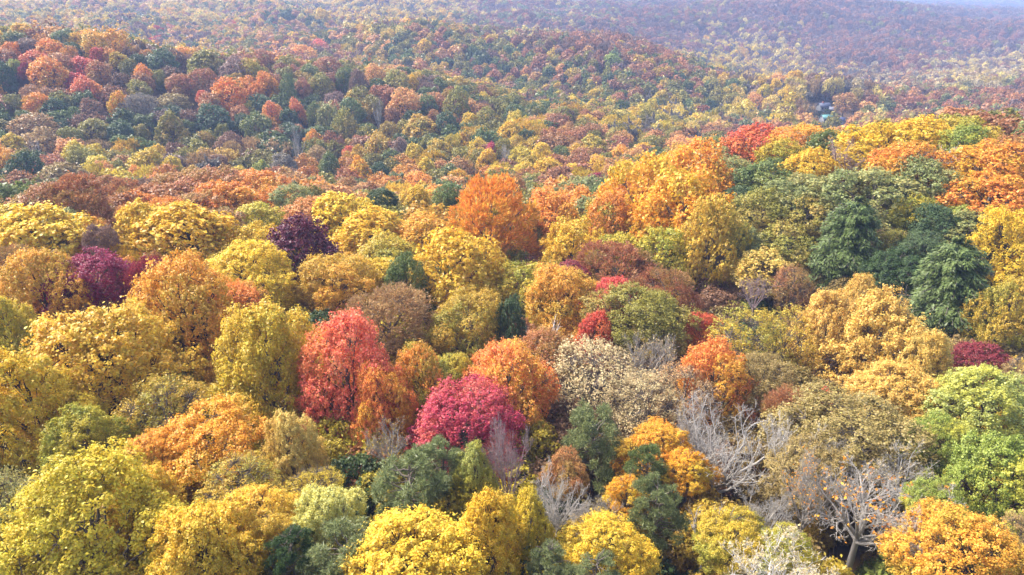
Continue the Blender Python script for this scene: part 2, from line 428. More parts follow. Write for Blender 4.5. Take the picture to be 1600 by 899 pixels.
def make_hemlock(nb, per):
    P = []; Nn = []; Al = []; tn = []
    lines = []
    tz = np.linspace(-1, 0.97, 9); tr = np.stack([np.zeros(9), np.zeros(9), tz], 1)
    for i in range(nb):
        z0 = -0.95 + 1.9 * (i / nb) ** 0.85 + rng.uniform(-0.08, 0.08)
        L_ = (0.10 + 0.95 * ((1 - z0) / 2) ** 0.5) * rng.uniform(0.62, 1.08)
        a = i * 2.39996 + rng.uniform(-0.3, 0.3)
        h = np.array([math.cos(a), math.sin(a), 0]); side = np.array([-h[1], h[0], 0])
        s = rng.random(per) ** 0.75
        wid = 0.15 * L_ * np.sin(np.clip(s, 0.05, 1) * 2.6) + 0.02
        lat = rng.uniform(-1, 1, per) * wid
        dz = 0.06 * s - 0.17 * L_ * s ** 2.2 - np.abs(lat) * 0.3 + rng.normal(0, 0.028, per)
        p = np.outer(s * L_, h) + np.outer(lat, side); p[:, 2] += z0 + dz
        P.append(p)
        al = unit(h + np.outer(np.sign(lat) * 0.7, side) + np.array([0, 0, -0.45]) + rng.normal(0, 0.2, (per, 3))); Al.append(al)
        Nn.append(unit(np.array([0, 0, 1.0]) + 0.35 * h + rng.normal(0, 0.3, (per, 3))))
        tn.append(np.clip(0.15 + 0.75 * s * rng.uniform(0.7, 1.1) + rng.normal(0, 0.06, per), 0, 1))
        q = np.linspace(0, 1, 5)
        lines.append((np.outer(q * L_, h) + np.stack([q * 0, q * 0, z0 + 0.06 * q - 0.17 * L_ * q ** 2.2 - 0.012], 1), np.linspace(0.013, 0.004, 5), 0))
    P = np.concatenate(P); Nn = np.concatenate(Nn); Al = np.concatenate(Al); tn = np.concatenate(tn)
    V, F = leaf_quads(P, unit(Nn - Al * (Nn * Al).sum(1, keepdims=True)), 0.021, 2.6, Al, 0.1)
    return V, F, np.repeat(tn, 4), np.repeat(rng.random(len(P)), 4), (tz, tr, lines)

def make_bare(nlimb, spread, depth=4, thick=0.045, upw=0.35, density=1.0, start=-0.85, asym=0.0):
    """bare tree: returns list of limbs; every limb is a list of (points, radii, level)"""
    limbs = []
    def grow(p, d, ln, r, lev, out):
        m = 5 if lev < 2 else 4
        q = [p]; dd = d
        for k in range(m - 1):
            dd = unit(dd + rng.normal(0, 0.13 + 0.05 * lev, 3) + np.array([0, 0, upw * 0.16]))
            q.append(q[-1] + dd * ln / (m - 1))
        q = np.array(q); rads = np.linspace(r, r * (0.42 if lev < depth else 0.3), m)
        out.append((q, rads, lev))
        if lev >= depth: return
        nk = int(round((7, 6, 5, 4, 3)[lev] * density * rng.uniform(0.8, 1.25)))
        for j in range(nk):
            f = rng.uniform(0.22, 1.0) if j else 1.0
            x = f * (m - 1); i = min(int(x), m - 2); pp = q[i] + (q[i + 1] - q[i]) * (x - i)
            base = unit(q[i + 1] - q[i])
            side = unit(np.cross(base, rdir(1)[0]))
            ang = rng.uniform(0.35, 0.85)
            nd = unit(base * math.cos(ang) + side * math.sin(ang) + np.array([0, 0, upw * 0.3]))
            grow(pp, nd, ln * rng.uniform(0.42, 0.66) * (1.15 - 0.45 * f), max(0.0022, r * (1 - 0.5 * f) * rng.uniform(0.42, 0.62)), lev + 1, out)
    for i in range(nlimb):
        a = i * 2 * math.pi / nlimb + rng.uniform(-0.4, 0.4)
        th = spread * rng.uniform(0.55, 1.1) if i else spread * 0.15
        d = np.array([math.sin(th) * math.cos(a) + asym, math.sin(th) * math.sin(a), math.cos(th)])
        out = []
        z0 = start + (rng.uniform(0, 0.25) if i else 0.1)
        grow(np.array([0.0, 0.0, z0]), unit(d), rng.uniform(1.15, 1.4) * (1 - 0.25 * th / 1.5), thick * rng.uniform(0.6, 1.0), 0, out)
        limbs.append(out)
    # scale to the unit crown
    allp = np.concatenate([l[0] for o in limbs for l in o])
    s = max(np.quantile(np.hypot(allp[:, 0], allp[:, 1]), 0.985), 0.3); zt = np.quantile(allp[:, 2], 0.995); 
    for o in limbs:
        for k, (q, r, lev) in enumerate(o):
            q = q.copy(); q[:, :2] /= s; q[:, 2] = start + (q[:, 2] - start) * (1 - start) / (zt - start)
            o[k] = (q, r, lev)
    return limbs

# ------------------------------------------------------------------ stock of shapes, shared by the trees
KSTEM = (1.5, 2.0, 2.7, 3.6, 5.0)     # tree middle height over half crown height
CROWN = {}; LIMBS = {}
def stock(key, res):
    V, F, tone, leaf, limbs = res
    at_ = {'tone': tone, 'leaf': leaf}
    if PATCH[0] is not None and len(PATCH[0]) == len(V): at_['patch'] = PATCH[0]
    PATCH[0] = None
    CROWN[key] = mesh_from('crown_' + key, V, F, at_, mats=(BARK,))
    LIMBS[key] = limbs
def trunk_mesh(key, K, mat):
    nm = 'trunk_%s_%s_%s' % (key, K, mat.name)
    if nm in bpy.data.meshes: return bpy.data.meshes[nm]
    tz, tr, lines = LIMBS[key]
    low = np.array([[tr[0, 0] * (1 - s), tr[0, 1] * (1 - s), -K + (K - 1) * s] for s in (0, 0.06, 0.5)])
    p = np.concatenate([low, tr]); r = np.concatenate([[0.075, 0.055, 0.048], np.linspace(0.045, 0.012, len(tr))])
    sets = [((p, r),)] 
    V0, F0 = tubes([(p, r)], 8)
    a = [(l[0], l[1]) for l in lines if l[2] == 0]; b = [(l[0], l[1]) for l in lines if l[2] == 1]
    Vs = [V0]; Fs = [F0]; off = len(V0)
    for L_, s in ((a, 4), (b, 3)):
        if L_:
            v, f = tubes(L_, s); Vs.append(v); Fs.append(f + off); off += len(v)
    V = np.concatenate(Vs); V[:, 2] += K
    return mesh_from(nm, V, np.concatenate(Fs), mats=(mat,), smooth=True)

NEAR, MIDD, FAR = 0, 1, 2
VAR = {}
def reg(style, lod, key, res):
    stock(key, res); VAR.setdefault((style, lod), []).append(key)
for v in range(3): reg('maple', NEAR, 'maple_near_%d' % v, make_crown('maple', 60000, 0.0240, 5))
for v in range(3): reg('oak', NEAR, 'oak_near_%d' % v, make_crown('oak', 62000, 0.0230, 7))
for v in range(3): reg('tulip', NEAR, 'tulip_near_%d' % v, make_crown('tulip', 74000, 0.0212, 10))
for v in range(2): reg('sparse', NEAR, 'sparse_near_%d' % v, make_crown('sparse', 12000, 0.024, 30))
for v in range(2): reg('twiggy', NEAR, 'twiggy_near_%d' % v, make_crown('twiggy', 34000, 0.029, 12))
for v in range(2): reg('pine', NEAR, 'pine_near_%d' % v, make_pine(2000, 11, 0.085, 0.013))
reg('hemlock', NEAR, 'hemlock_near', make_hemlock(290, 140))
for s in ('maple', 'oak', 'tulip', 'twiggy', 'sparse'):
    for v in range(2): reg(s, MIDD, '%s_middle_%d' % (s, v), make_crown(s, 19000 if s != 'sparse' else 8000, 0.043, 3))
for s in ('maple', 'oak', 'tulip', 'tall', 'column', 'twiggy'):
    for v in range(2): reg(s, FAR, '%s_far_%d' % (s, v), make_crown(s, 5500, 0.072, 0))
reg('pine', FAR, 'pine_far', make_pine(420, 6, 0.16, 0.045, 30))
for s in ('hemlock',): VAR[(s, MIDD)] = VAR[(s, NEAR)]; VAR[(s, FAR)] = VAR[('pine', FAR)]
VAR[('pine', MIDD)] = VAR[('pine', NEAR)]; VAR[('sparse', FAR)] = VAR[('twiggy', FAR)]
VAR[('tall', NEAR)] = VAR[('tulip', NEAR)]; VAR[('tall', MIDD)] = VAR[('tulip', MIDD)]; VAR[('column', NEAR)] = VAR[('tulip', NEAR)]; VAR[('column', MIDD)] = VAR[('tulip', MIDD)]
BARES = {
 'bare':   [make_bare(7, 0.75, 4, 0.036, 0.5, 0.95), make_bare(8, 0.90, 4, 0.034, 0.4, 0.95)],
 'vase':   [make_bare(10, 0.66, 4, 0.036, 0.9, 0.74), make_bare(9, 0.78, 4, 0.036, 0.9, 0.74)],
 'dead':   [make_bare(4, 0.6, 2, 0.075, 0.5, 0.75), make_bare(3, 0.8, 2, 0.08, 0.5, 0.75)],
 'farbare':[make_bare(5, 0.45, 3, 0.05, 0.9, 0.8), make_bare(5, 0.6, 3, 0.045, 0.9, 0.8)],
}

def link(o, parent=None):
    COL.objects.link(o)
    if parent: o.parent = parent
    return o
def set_mat(o, m):
    o.material_slots[0].link = 'OBJECT'; o.material_slots[0].material = m
NAMES = {'maple': 'maple_tree', 'oak': 'oak_tree', 'tulip': 'tulip_tree', 'sparse': 'thinning_tree', 'twiggy': 'beech_tree', 'pine': 'pine_tree',
         'hemlock': 'hemlock_tree', 'tall': 'hickory_tree', 'column': 'poplar_tree', 'bare': 'bare_tree', 'vase': 'bare_tree', 'dead': 'dead_tree', 'farbare': 'bare_tree'}
placed = []     # (X, Y, radius)
records = []
vcount = {}
def tree(style, cx, cy, wd, ht, colour, label=None, t=None, bark=None):
    """a tree whose crown, seen from the drone, is wd x ht pixels around (cx, cy)"""
    tt = t or find(cx, cy)
    if not t:                                  # a tree standing on a crest belongs to the crest, not to the hill behind
        for dy in ((14, 28) if cy > 175 and cx > 1000 or cy > 275 else (10,)):
            t2 = find(cx, cy + dy)
            if tt > 1.35 * t2: tt = t2 * 1.02; break
    X, Y, Z = at(cx, cy, tt)
    if style in BARES and label and tt < 130: tt *= 0.93       # leafless trees stand clear of the crowns behind them
    m = tt / FPX
    if tt < 185 and style not in BARES: wd *= 1.07
    r = wd / 2 * m
    # seen from above at this angle, a crown of half height rz shows taller by its depth
    el = math.atan2(CAMZ - Z, math.hypot(X, Y))
    hh = ht / 2 * m * (1.12 if tt > 185 else 1.0)
    rz = math.sqrt(max((hh ** 2 - (r * math.sin(el)) ** 2), (0.74 * r) ** 2 * math.cos(el) ** 2)) / math.cos(el)
    rz = min(rz, r * (2.6 if style in ('column', 'hemlock') or style in BARES else 1.75))
    g = float(ground(X, Y)[0])
    hc = max(Z - g, rz * 1.12)
    lod = NEAR if tt < 98 else (MIDD if tt < 185 else FAR)
    root = bpy.data.objects.new(NAMES[style], None); link(root)
    root.empty_display_size = 1.0
    root.location = (X, Y, Z - hc)
    root['category'] = 'tree'
    rot = rng.uniform(0, 6.28)
    if style in BARES:
        vs = BARES[style]; vi = vcount.get(style, 0); vcount[style] = vi + 1; vi %= len(vs)
        limbs = vs[vi]
        mat = bark or BARK_M
        base = hc / rz
        key = ('%s_%d' % (style, vi))
        p = np.array([[0, 0, 0], [0, 0, 0.08 * base], [0.01, 0, (base - 0.85) * 0.6], [0, 0, base - 0.6]], float)
        V, F = tubes([(p, np.array([0.075, 0.058, 0.05, 0.036]))], 8)
        tm = mesh_from('trunk', V, F, mats=(mat,), smooth=True)
        o = bpy.data.objects.new('trunk', tm); link(o, root); o.scale = (r, r, rz); o.rotation_euler = (0, 0, rot)
        for i, out in enumerate(limbs):
            nm = 'branch_%s_%d_%s' % (key, i, mat.name)
            me = bpy.data.meshes.get(nm)
            if me is None:
                Vs = []; Fs = []; off = 0
                for lev, sd_ in ((0, 6), (1, 4), (2, 3), (3, 3), (4, 3)):
                    L_ = [(q, rr) for q, rr, lv in out if lv == lev]
                    if L_:
                        v, f = tubes(L_, sd_); Vs.append(v); Fs.append(f + off); off += len(v)
                me = mesh_from(nm, np.concatenate(Vs), np.concatenate(Fs), mats=(mat,), smooth=True)
            b = bpy.data.objects.new('branch', me); link(b, root); b.location = (0, 0, hc); b.scale = (r, r, rz); b.rotation_euler = (0, 0, rot)
        if colour:
            lk = 'fewleaves_%s_%d' % (style, vi)
            if lk not in CROWN:
                V, F = leaf_quads(np.concatenate([q[-1:] + rng.normal(0, 0.02, (1, 3)) for out in limbs for q, rr, lv in out if lv >= 2 and rng.random() < 0.45]), rdir(1), 0.04, 1.3) if False else (None, None)
                q = np.concatenate([q[-1:] for out in limbs for q, rr, lv in out if lv >= 2])
                q = q[rng.random(len(q)) < (0.3 if style == 'vase' else 0.05)]; q = np.repeat(q, 2, 0) + rng.normal(0, 0.014, (2 * len(q), 3))
                V, F = leaf_quads(q, rdir(len(q)), 0.026, 1.3)
                CROWN[lk] = mesh_from(lk, V, F, {'tone': np.repeat(rng.random(len(q)), 4), 'leaf': np.repeat(rng.random(len(q)), 4)}, mats=(BARK,))
            c = bpy.data.objects.new('foliage', CROWN[lk]); link(c, root); c.location = (0, 0, hc); c.scale = (r, r, rz); c.rotation_euler = (0, 0, rot)
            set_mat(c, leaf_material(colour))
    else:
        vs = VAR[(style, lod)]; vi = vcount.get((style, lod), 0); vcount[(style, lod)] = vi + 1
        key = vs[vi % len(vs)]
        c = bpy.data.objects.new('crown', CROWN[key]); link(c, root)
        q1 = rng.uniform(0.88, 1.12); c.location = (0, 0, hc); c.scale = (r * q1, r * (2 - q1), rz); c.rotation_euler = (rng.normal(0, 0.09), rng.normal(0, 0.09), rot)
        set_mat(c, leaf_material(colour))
        Kb = min(KSTEM, key=lambda k: abs(math.log(k / (hc / rz))))
        tm = trunk_mesh(key, Kb, bark or (BARK_D if colour in ('gold', 'leaf green', 'lime green', 'amber', 'bright gold') else BARK))
        o = bpy.data.objects.new('trunk', tm); link(o, root); o.scale = (r, r, hc / Kb); o.rotation_euler = (0, 0, rot)
    placed.append((X, Y, r))
    records.append(dict(root=root, style=style, cx=cx, cy=cy, w=wd, h=ht, colour=colour, label=label, t=tt, r=r, X=X, Y=Y))
    return root

# ------------------------------------------------------------------ the trees one can tell apart in the photograph
# style  cx cy w h  colour | label
NEAR_TREES = '''
tulip 150 850 250 290 yellow green | huge yellow and green mottled crown nearest the camera in the bottom corner
tulip 225 775 100 110 bright gold | bright yellow crown bulging behind the huge yellow and green crown
tulip 235 722 100 70 orange gold | small orange tipped crown peeking over the huge mottled yellow crown
sparse 25 810 110 170 grey green | hazy pale olive thin crown at the frame edge behind the mottled yellow crown
tulip 320 870 170 180 gold | golden crown with peach top beside the huge mottled yellow crown
oak 410 815 110 100 gold | flat topped deep yellow crown beyond the golden crown with the peach top
tulip 128 700 110 120 green gold | pointed yellow green crown standing before the widest yellow crown
oak 330 700 150 95 orange gold | loose soft amber crown under the tall yellow green tulip tree
sparse 375 760 110 90 dull gold | thin mustard crown with grey twigs showing below the soft amber crown
tulip 455 712 90 120 pale gold | light gold upright crown standing before the red orange maple
sparse 490 765 80 70 yellow green | small wispy pale yellow crown above the white flecked lime crown
tulip 515 818 112 130 cream lime | round lime crown flecked with white beside the dark pines
pine 638 765 150 130 pine green | broad rounded pine below the red orange maple
pine 692 728 90 90 pine green | narrower grey green pine leaning against the crimson maple
pine 545 872 150 95 pine green | low dark pine under the white flecked lime crown
pine 455 860 80 80 dark green | small dark pine half hidden behind the golden crown with the peach top
tulip 650 905 230 190 bright gold | brightest yellow crown filling the bottom edge before the broad pine
tulip 760 850 115 155 gold | golden upright crown shoulder to shoulder with the brightest yellow crown
column 742 742 56 100 lime green | slim yellow green poplar rising between the pines and bare grey twigs
bare 792 735 100 170 none pinkgrey | leafless pale twiggy tree standing before the crimson maple
maple 725 672 165 150 crimson | round crimson pink maple below the orange and red maple
maple 790 612 128 150 orange red | orange maple with red top above the crimson maple
maple 548 612 146 218 red orange | tallest red orange maple glowing beside the yellow green tulip tree
maple 595 640 80 140 orange red | orange maple merging with the shoulder of the tallest red orange maple
bare 610 700 90 100 dull gold | grey bare twigs with a few leaves at the foot of the red orange maple
maple 655 608 92 130 orange green | orange and green maple between the red orange and crimson maples
tulip 425 590 180 240 yellow green | tall yellow green tulip tree beside the red orange maple
tulip 165 590 250 240 gold | widest yellow crown with grey limbs showing through
tulip 50 655 170 220 gold | yellow crown joined to the widest yellow crown at the frame edge
tulip 15 520 80 110 yellow green | lemon yellow crown cut by the frame edge above the widest yellow crown
sparse 262 650 120 120 dull gold | twiggy dull gold crown with grey branches below the amber maple
maple 300 510 150 200 amber | tall amber maple with peach top behind the widest yellow crown
maple 290 450 95 90 peach | peach topped crown rising over the amber maple
maple 388 440 130 115 bright gold | domed clear yellow maple beside the purple tree
maple 375 480 90 80 orange | orange crown tucked beneath the domed clear yellow maple
maple 150 455 122 122 magenta | deep magenta maple between orange crowns
twiggy 247 458 90 105 wine red | dull red upright tree beside the deep magenta maple
maple 75 470 115 150 amber | dusty orange crown beside the deep magenta maple
twiggy 22 432 95 95 rust brown | rusty brown crown at the frame edge beside the dusty orange crown
tulip 62 378 145 85 bright gold | wide bright yellow crown at the frame edge before the rusty ridge
oak 20 352 90 50 yellow green | green tinged yellow crown behind the wide bright yellow crown
oak 96 358 66 44 grey green | grey green oak behind the wide bright yellow crown
maple 147 358 36 34 amber | tiny amber crown beside the mauve tree
twiggy 160 385 52 64 mauve | thin mauve tree between two wide yellow crowns
tulip 228 368 90 100 gold | yellow crown leaning on the broad yellow tree behind the magenta maple
tulip 295 378 150 115 gold | broad yellow tree behind the dull red upright tree
oak 395 378 66 60 gold | modest yellow crown between the broad yellow tree and the purple tree
maple 470 406 108 124 purple | dark purple tree standing among yellow crowns
tulip 530 345 100 86 bright gold | highest bright yellow crown behind the purple tree
tulip 585 370 110 90 bright gold | bright yellow crown with dark limbs beside the highest yellow crown
oak 608 402 80 66 green gold | green and gold crown below the bright yellow crown with dark limbs
oak 527 445 112 100 amber | amber orange crown between the purple tree and the green oval tree
oak 600 430 66 56 gold | small golden crown above the green oval tree
maple 634 450 66 100 green | smooth green oval tree before the tall golden maple
twiggy 605 512 145 115 tan | grey brown twiggy dome behind the red orange maple
maple 718 440 138 150 gold | tall golden maple in the centre behind the green column tree
maple 735 515 108 120 dull gold | olive gold lower crown at the foot of the tall golden maple
oak 705 585 60 60 green gold | dark gold crown in shade above the crimson maple
twiggy 765 365 135 145 orange | wide fiery orange tree with pinkish upright twigs
oak 668 372 84 62 amber | amber crown between bright yellow and fiery orange trees
column 797 522 56 108 teal green | blue green column tree beside the tall golden maple
oak 820 448 76 76 green gold | green and yellow rounded crown between golden maple and amber maple
oak 862 345 84 90 orange | orange oak before the grey green oaks of the ridge
oak 895 385 80 90 gold | dark gold lower oak under the orange oak
oak 945 352 72 96 orange green | orange oak with green inner leaves beside the giant golden oak
oak 1010 330 120 170 orange gold | giant golden oak crown towering over the ridge
oak 1082 305 128 144 orange gold | highest orange oak crown beside the giant golden oak
oak 1055 350 130 170 orange gold | broad golden crown joined between the giant golden oak and the dark gold oak
oak 1108 400 100 170 dull gold | tall dark gold oak under the highest orange oak
oak 1037 402 80 90 green gold | lime and gold oak crown under the giant golden oak
oak 965 402 70 70 green gold | shaded gold crown above the pinkish brown tree
twiggy 962 424 106 80 rust brown | pinkish brown twiggy tree under the giant golden oak
twiggy 1040 470 104 100 rust brown | reddish brown twiggy dome beside the dark gold oak
maple 955 478 72 84 pink red | bright pink red maple between amber maple and brown dome
maple 930 525 60 70 red | red crown low beside the bright pink red maple
maple 895 430 50 40 wine red | dark pink tip showing behind the amber maple
maple 877 475 106 120 amber | rounded amber maple beside the bright pink red maple
maple 850 565 90 100 rust | rust orange crown in shade behind the white dead tree
dead 852 552 66 120 none white | white dead tree with broken limbs before the amber maple
oak 1000 512 144 88 olive | broad pale olive oak over the cream leaved tree
sparse 935 600 150 150 cream | cream leaved thin tree behind the round green pine
bare 1010 575 110 130 cream | pale grey branching tree in front of the pale olive oak
sparse 1010 640 110 110 cream | straw coloured thin crown below the pale grey branching tree
maple 1115 605 100 135 orange red | orange red maple behind the leafless fan of branches
maple 1097 518 50 60 red | small red crown beside the reddish brown dome
bare 1085 690 110 120 none grey | grey wispy bare tree mingled with the dusty pink twiggy crown
bare 1305 735 130 110 none ash | ash grey bare crown before the broad tan olive dome
bare 1412 745 130 120 cream grey | grey bare crown with scraps of cream leaves before the broad tan olive dome
bare 1190 812 110 110 none ash | ash grey bare twigs under the leafless fans
bare 1440 850 120 110 none grey | bare grey branches before the shaded green crown
bare 935 830 90 110 none ash | ash grey bare twigs between the yellow crown and the round green pine
sparse 1065 625 110 120 tan | dusty pink twiggy crown beside the orange red maple
vase 1126 712 214 206 none grey | leafless fan of long grey branches before the orange red maple
vase 1224 724 166 182 none grey | second leafless fan with branches sweeping toward the brown dome
bare 1352 796 262 206 orange gold | widest leafless spreading tree with a few orange leaves
bare 1265 780 110 150 orange gold | upright leafless twigs between the grey fan and the widest leafless tree
oak 1325 692 185 130 olive brown | broad tan olive dome behind the widest leafless tree
oak 1262 742 120 100 olive brown | olive brown crown seen through the leafless twigs
tulip 1032 702 106 74 orange gold | golden orange crown above the twiggy pine
tulip 1080 738 78 66 orange gold | small golden crown beside the leafless fan
pine 927 692 122 130 pine green | round fresh green pine before the cream leaved tree
pine 1010 735 72 86 hemlock green | blue green pine top between two golden crowns
pine 1025 800 92 110 pine green | bright green pine with a brown twiggy base near the bottom edge
maple 955 860 110 110 gold | yellow crown between the grey twigs and the twiggy pine
maple 980 775 60 60 orange gold | little gold crown wedged between two pines
pine 860 882 80 70 pine green | low dark pine on the bottom edge beside yellow leaves
pine 930 900 90 70 pine green | low fresh pine on the bottom edge before the yellow crown
bare 872 790 130 140 none grey | leafless grey tree between the golden crown and the pines
tulip 825 820 70 130 yellow green | narrow yellow green crown behind the leafless grey tree
maple 885 740 60 70 rust | small rust crown at the foot of the round fresh pine
dead 1105 825 90 130 none ash | leaning grey dead trunk with forked limbs near the bottom
oak 1140 845 108 90 green gold | moss yellow crown behind the leaning grey dead trunk
oak 1225 862 80 60 green gold | small moss yellow crown behind the whitish twigs
vase 1215 898 180 90 cream white | whitish bare twigs tipped with cream leaves on the bottom edge
maple 1505 875 170 110 amber | orange gold crown in the bottom corner under the green trees
sparse 1590 850 60 90 tan | thin brown crown at the frame edge beside the orange gold crown
tulip 1535 645 150 140 lime green | pale lime tree with white flecks near the frame edge
tulip 1562 770 150 170 leaf green | fresh green tree with dark limbs below the pale lime tree
oak 1462 695 86 90 leaf green | yellow green leafy crown beside the pale lime tree
oak 1460 790 80 80 leaf green | shaded green crown below the yellow green leafy crown
tulip 1345 478 66 96 fleck gold | speckled brownish gold spire topping the wide golden group
tulip 1295 535 120 150 fleck gold | pale gold crown at the near side of the speckled spire
tulip 1375 560 150 190 fleck gold | orange gold flecked crown in the middle of the golden group
tulip 1447 590 84 160 pale gold | slender golden spire beside the dark hemlock
sparse 1225 545 100 120 dull gold | thin golden crown beside the pale gold crown
sparse 1165 545 110 120 dull gold | airy yellow crown with dark gaps above the orange red maple
tulip 1400 630 140 110 fleck gold | lower golden crown behind the tan olive dome
oak 1190 600 90 90 olive brown | dark speckled olive crown under the airy yellow crown
sparse 1188 424 84 70 pale gold | yellow speckled thin crown against the green oaks
bare 1180 462 60 66 none pinkgrey | mauve grey bare tree below the yellow speckled thin crown
sparse 1240 448 56 72 rust brown | small thin brown tree beside the mauve grey bare tree
twiggy 1240 640 88 40 rust brown | low rust crown beneath the golden group
maple 1285 625 46 30 red | little dark red crown beneath the golden group
hemlock 1320 395 140 166 hemlock green | tall feathery hemlock below the grey green oaks
hemlock 1482 478 168 204 hemlock green | widest dark hemlock beside the golden spire
oak 1365 318 134 76 grey green | large sage green oak above the tall feathery hemlock
oak 1190 345 104 66 olive | olive oak with tan tips beside the dark gold oak
oak 1222 385 90 76 olive | tan tipped olive oak beside the tall feathery hemlock
oak 1165 390 60 70 grey green | shaded green oak beside the dark gold oak
oak 1262 312 100 56 grey green | muted green oak below the grey bare crown on the ridge
oak 1205 292 90 56 green | dark green oak below the red maple on the ridge
oak 1145 272 66 50 grey green | sage oak beside the highest orange oak
oak 1152 315 56 40 teal green | bluish oak pressed against the highest orange oak
oak 1262 340 80 50 olive | reddish green oak above the tan tipped olive oak
oak 1438 288 94 60 grey green | sage green dome under the white bare limbs
oak 1420 262 100 36 orange | flat orange crown behind the sage green dome
oak 1270 272 84 46 gold | bright golden mound below the grey bare crown
bare 1325 256 116 92 none pinkgrey | wide grey bare crown on the ridge
oak 1385 238 110 62 gold | golden orange oak on the ridge crest
oak 1445 224 90 56 gold | yellow oak joined to the golden orange oak on the crest
oak 1500 218 90 58 green gold | dark olive gold oak on the crest
oak 1505 228 70 44 leaf green | green oak below the dark olive gold oak
vase 1482 258 80 70 none white | white bare limbs leaning in shade below the crest
farbare 1425 245 70 40 none grey | low grey bare limbs under the yellow crest oak
oak 1590 250 90 60 rust | rusty orange oak at the frame edge on the crest
oak 1550 270 110 70 orange | glowing orange oak before the rusty oak
oak 1545 318 116 70 orange | lower orange oak beneath the glowing orange oak
oak 1500 342 50 36 leaf green | small lime crown beneath the lower orange oak
oak 1430 335 60 60 green gold | shaded green gold crown behind the bluish oaks
oak 1460 350 70 46 teal green | bluish green oak between the hemlocks
oak 1515 362 84 50 grey green | pale sage oak below the lower orange oak
oak 1440 400 84 66 teal green | dark bluish oak beside the tall feathery hemlock
oak 1400 430 90 70 dark green | dark shaded oak between the two hemlocks
oak 1396 385 46 50 olive | small dark olive crown between the two hemlocks
maple 1572 400 104 140 gold | tall golden crown at the frame edge beside the widest hemlock
maple 1575 500 90 120 dull gold | dull gold crown at the frame edge beside the widest hemlock
maple 1528 572 84 50 wine red | dark red low crown above the pale lime tree
sparse 1585 590 50 50 tan | dusty twigs beside the dark red low crown
oak 1262 227 80 48 orange | tan orange oak on the ridge crest beside the red maple
maple 1178 235 92 46 red | red maple on the ridge crest
oak 1225 250 70 44 green gold | olive gold oak under the tan orange crest oak
oak 1120 250 56 36 grey green | grey green oak between the orange oak and the red crest maple
'''
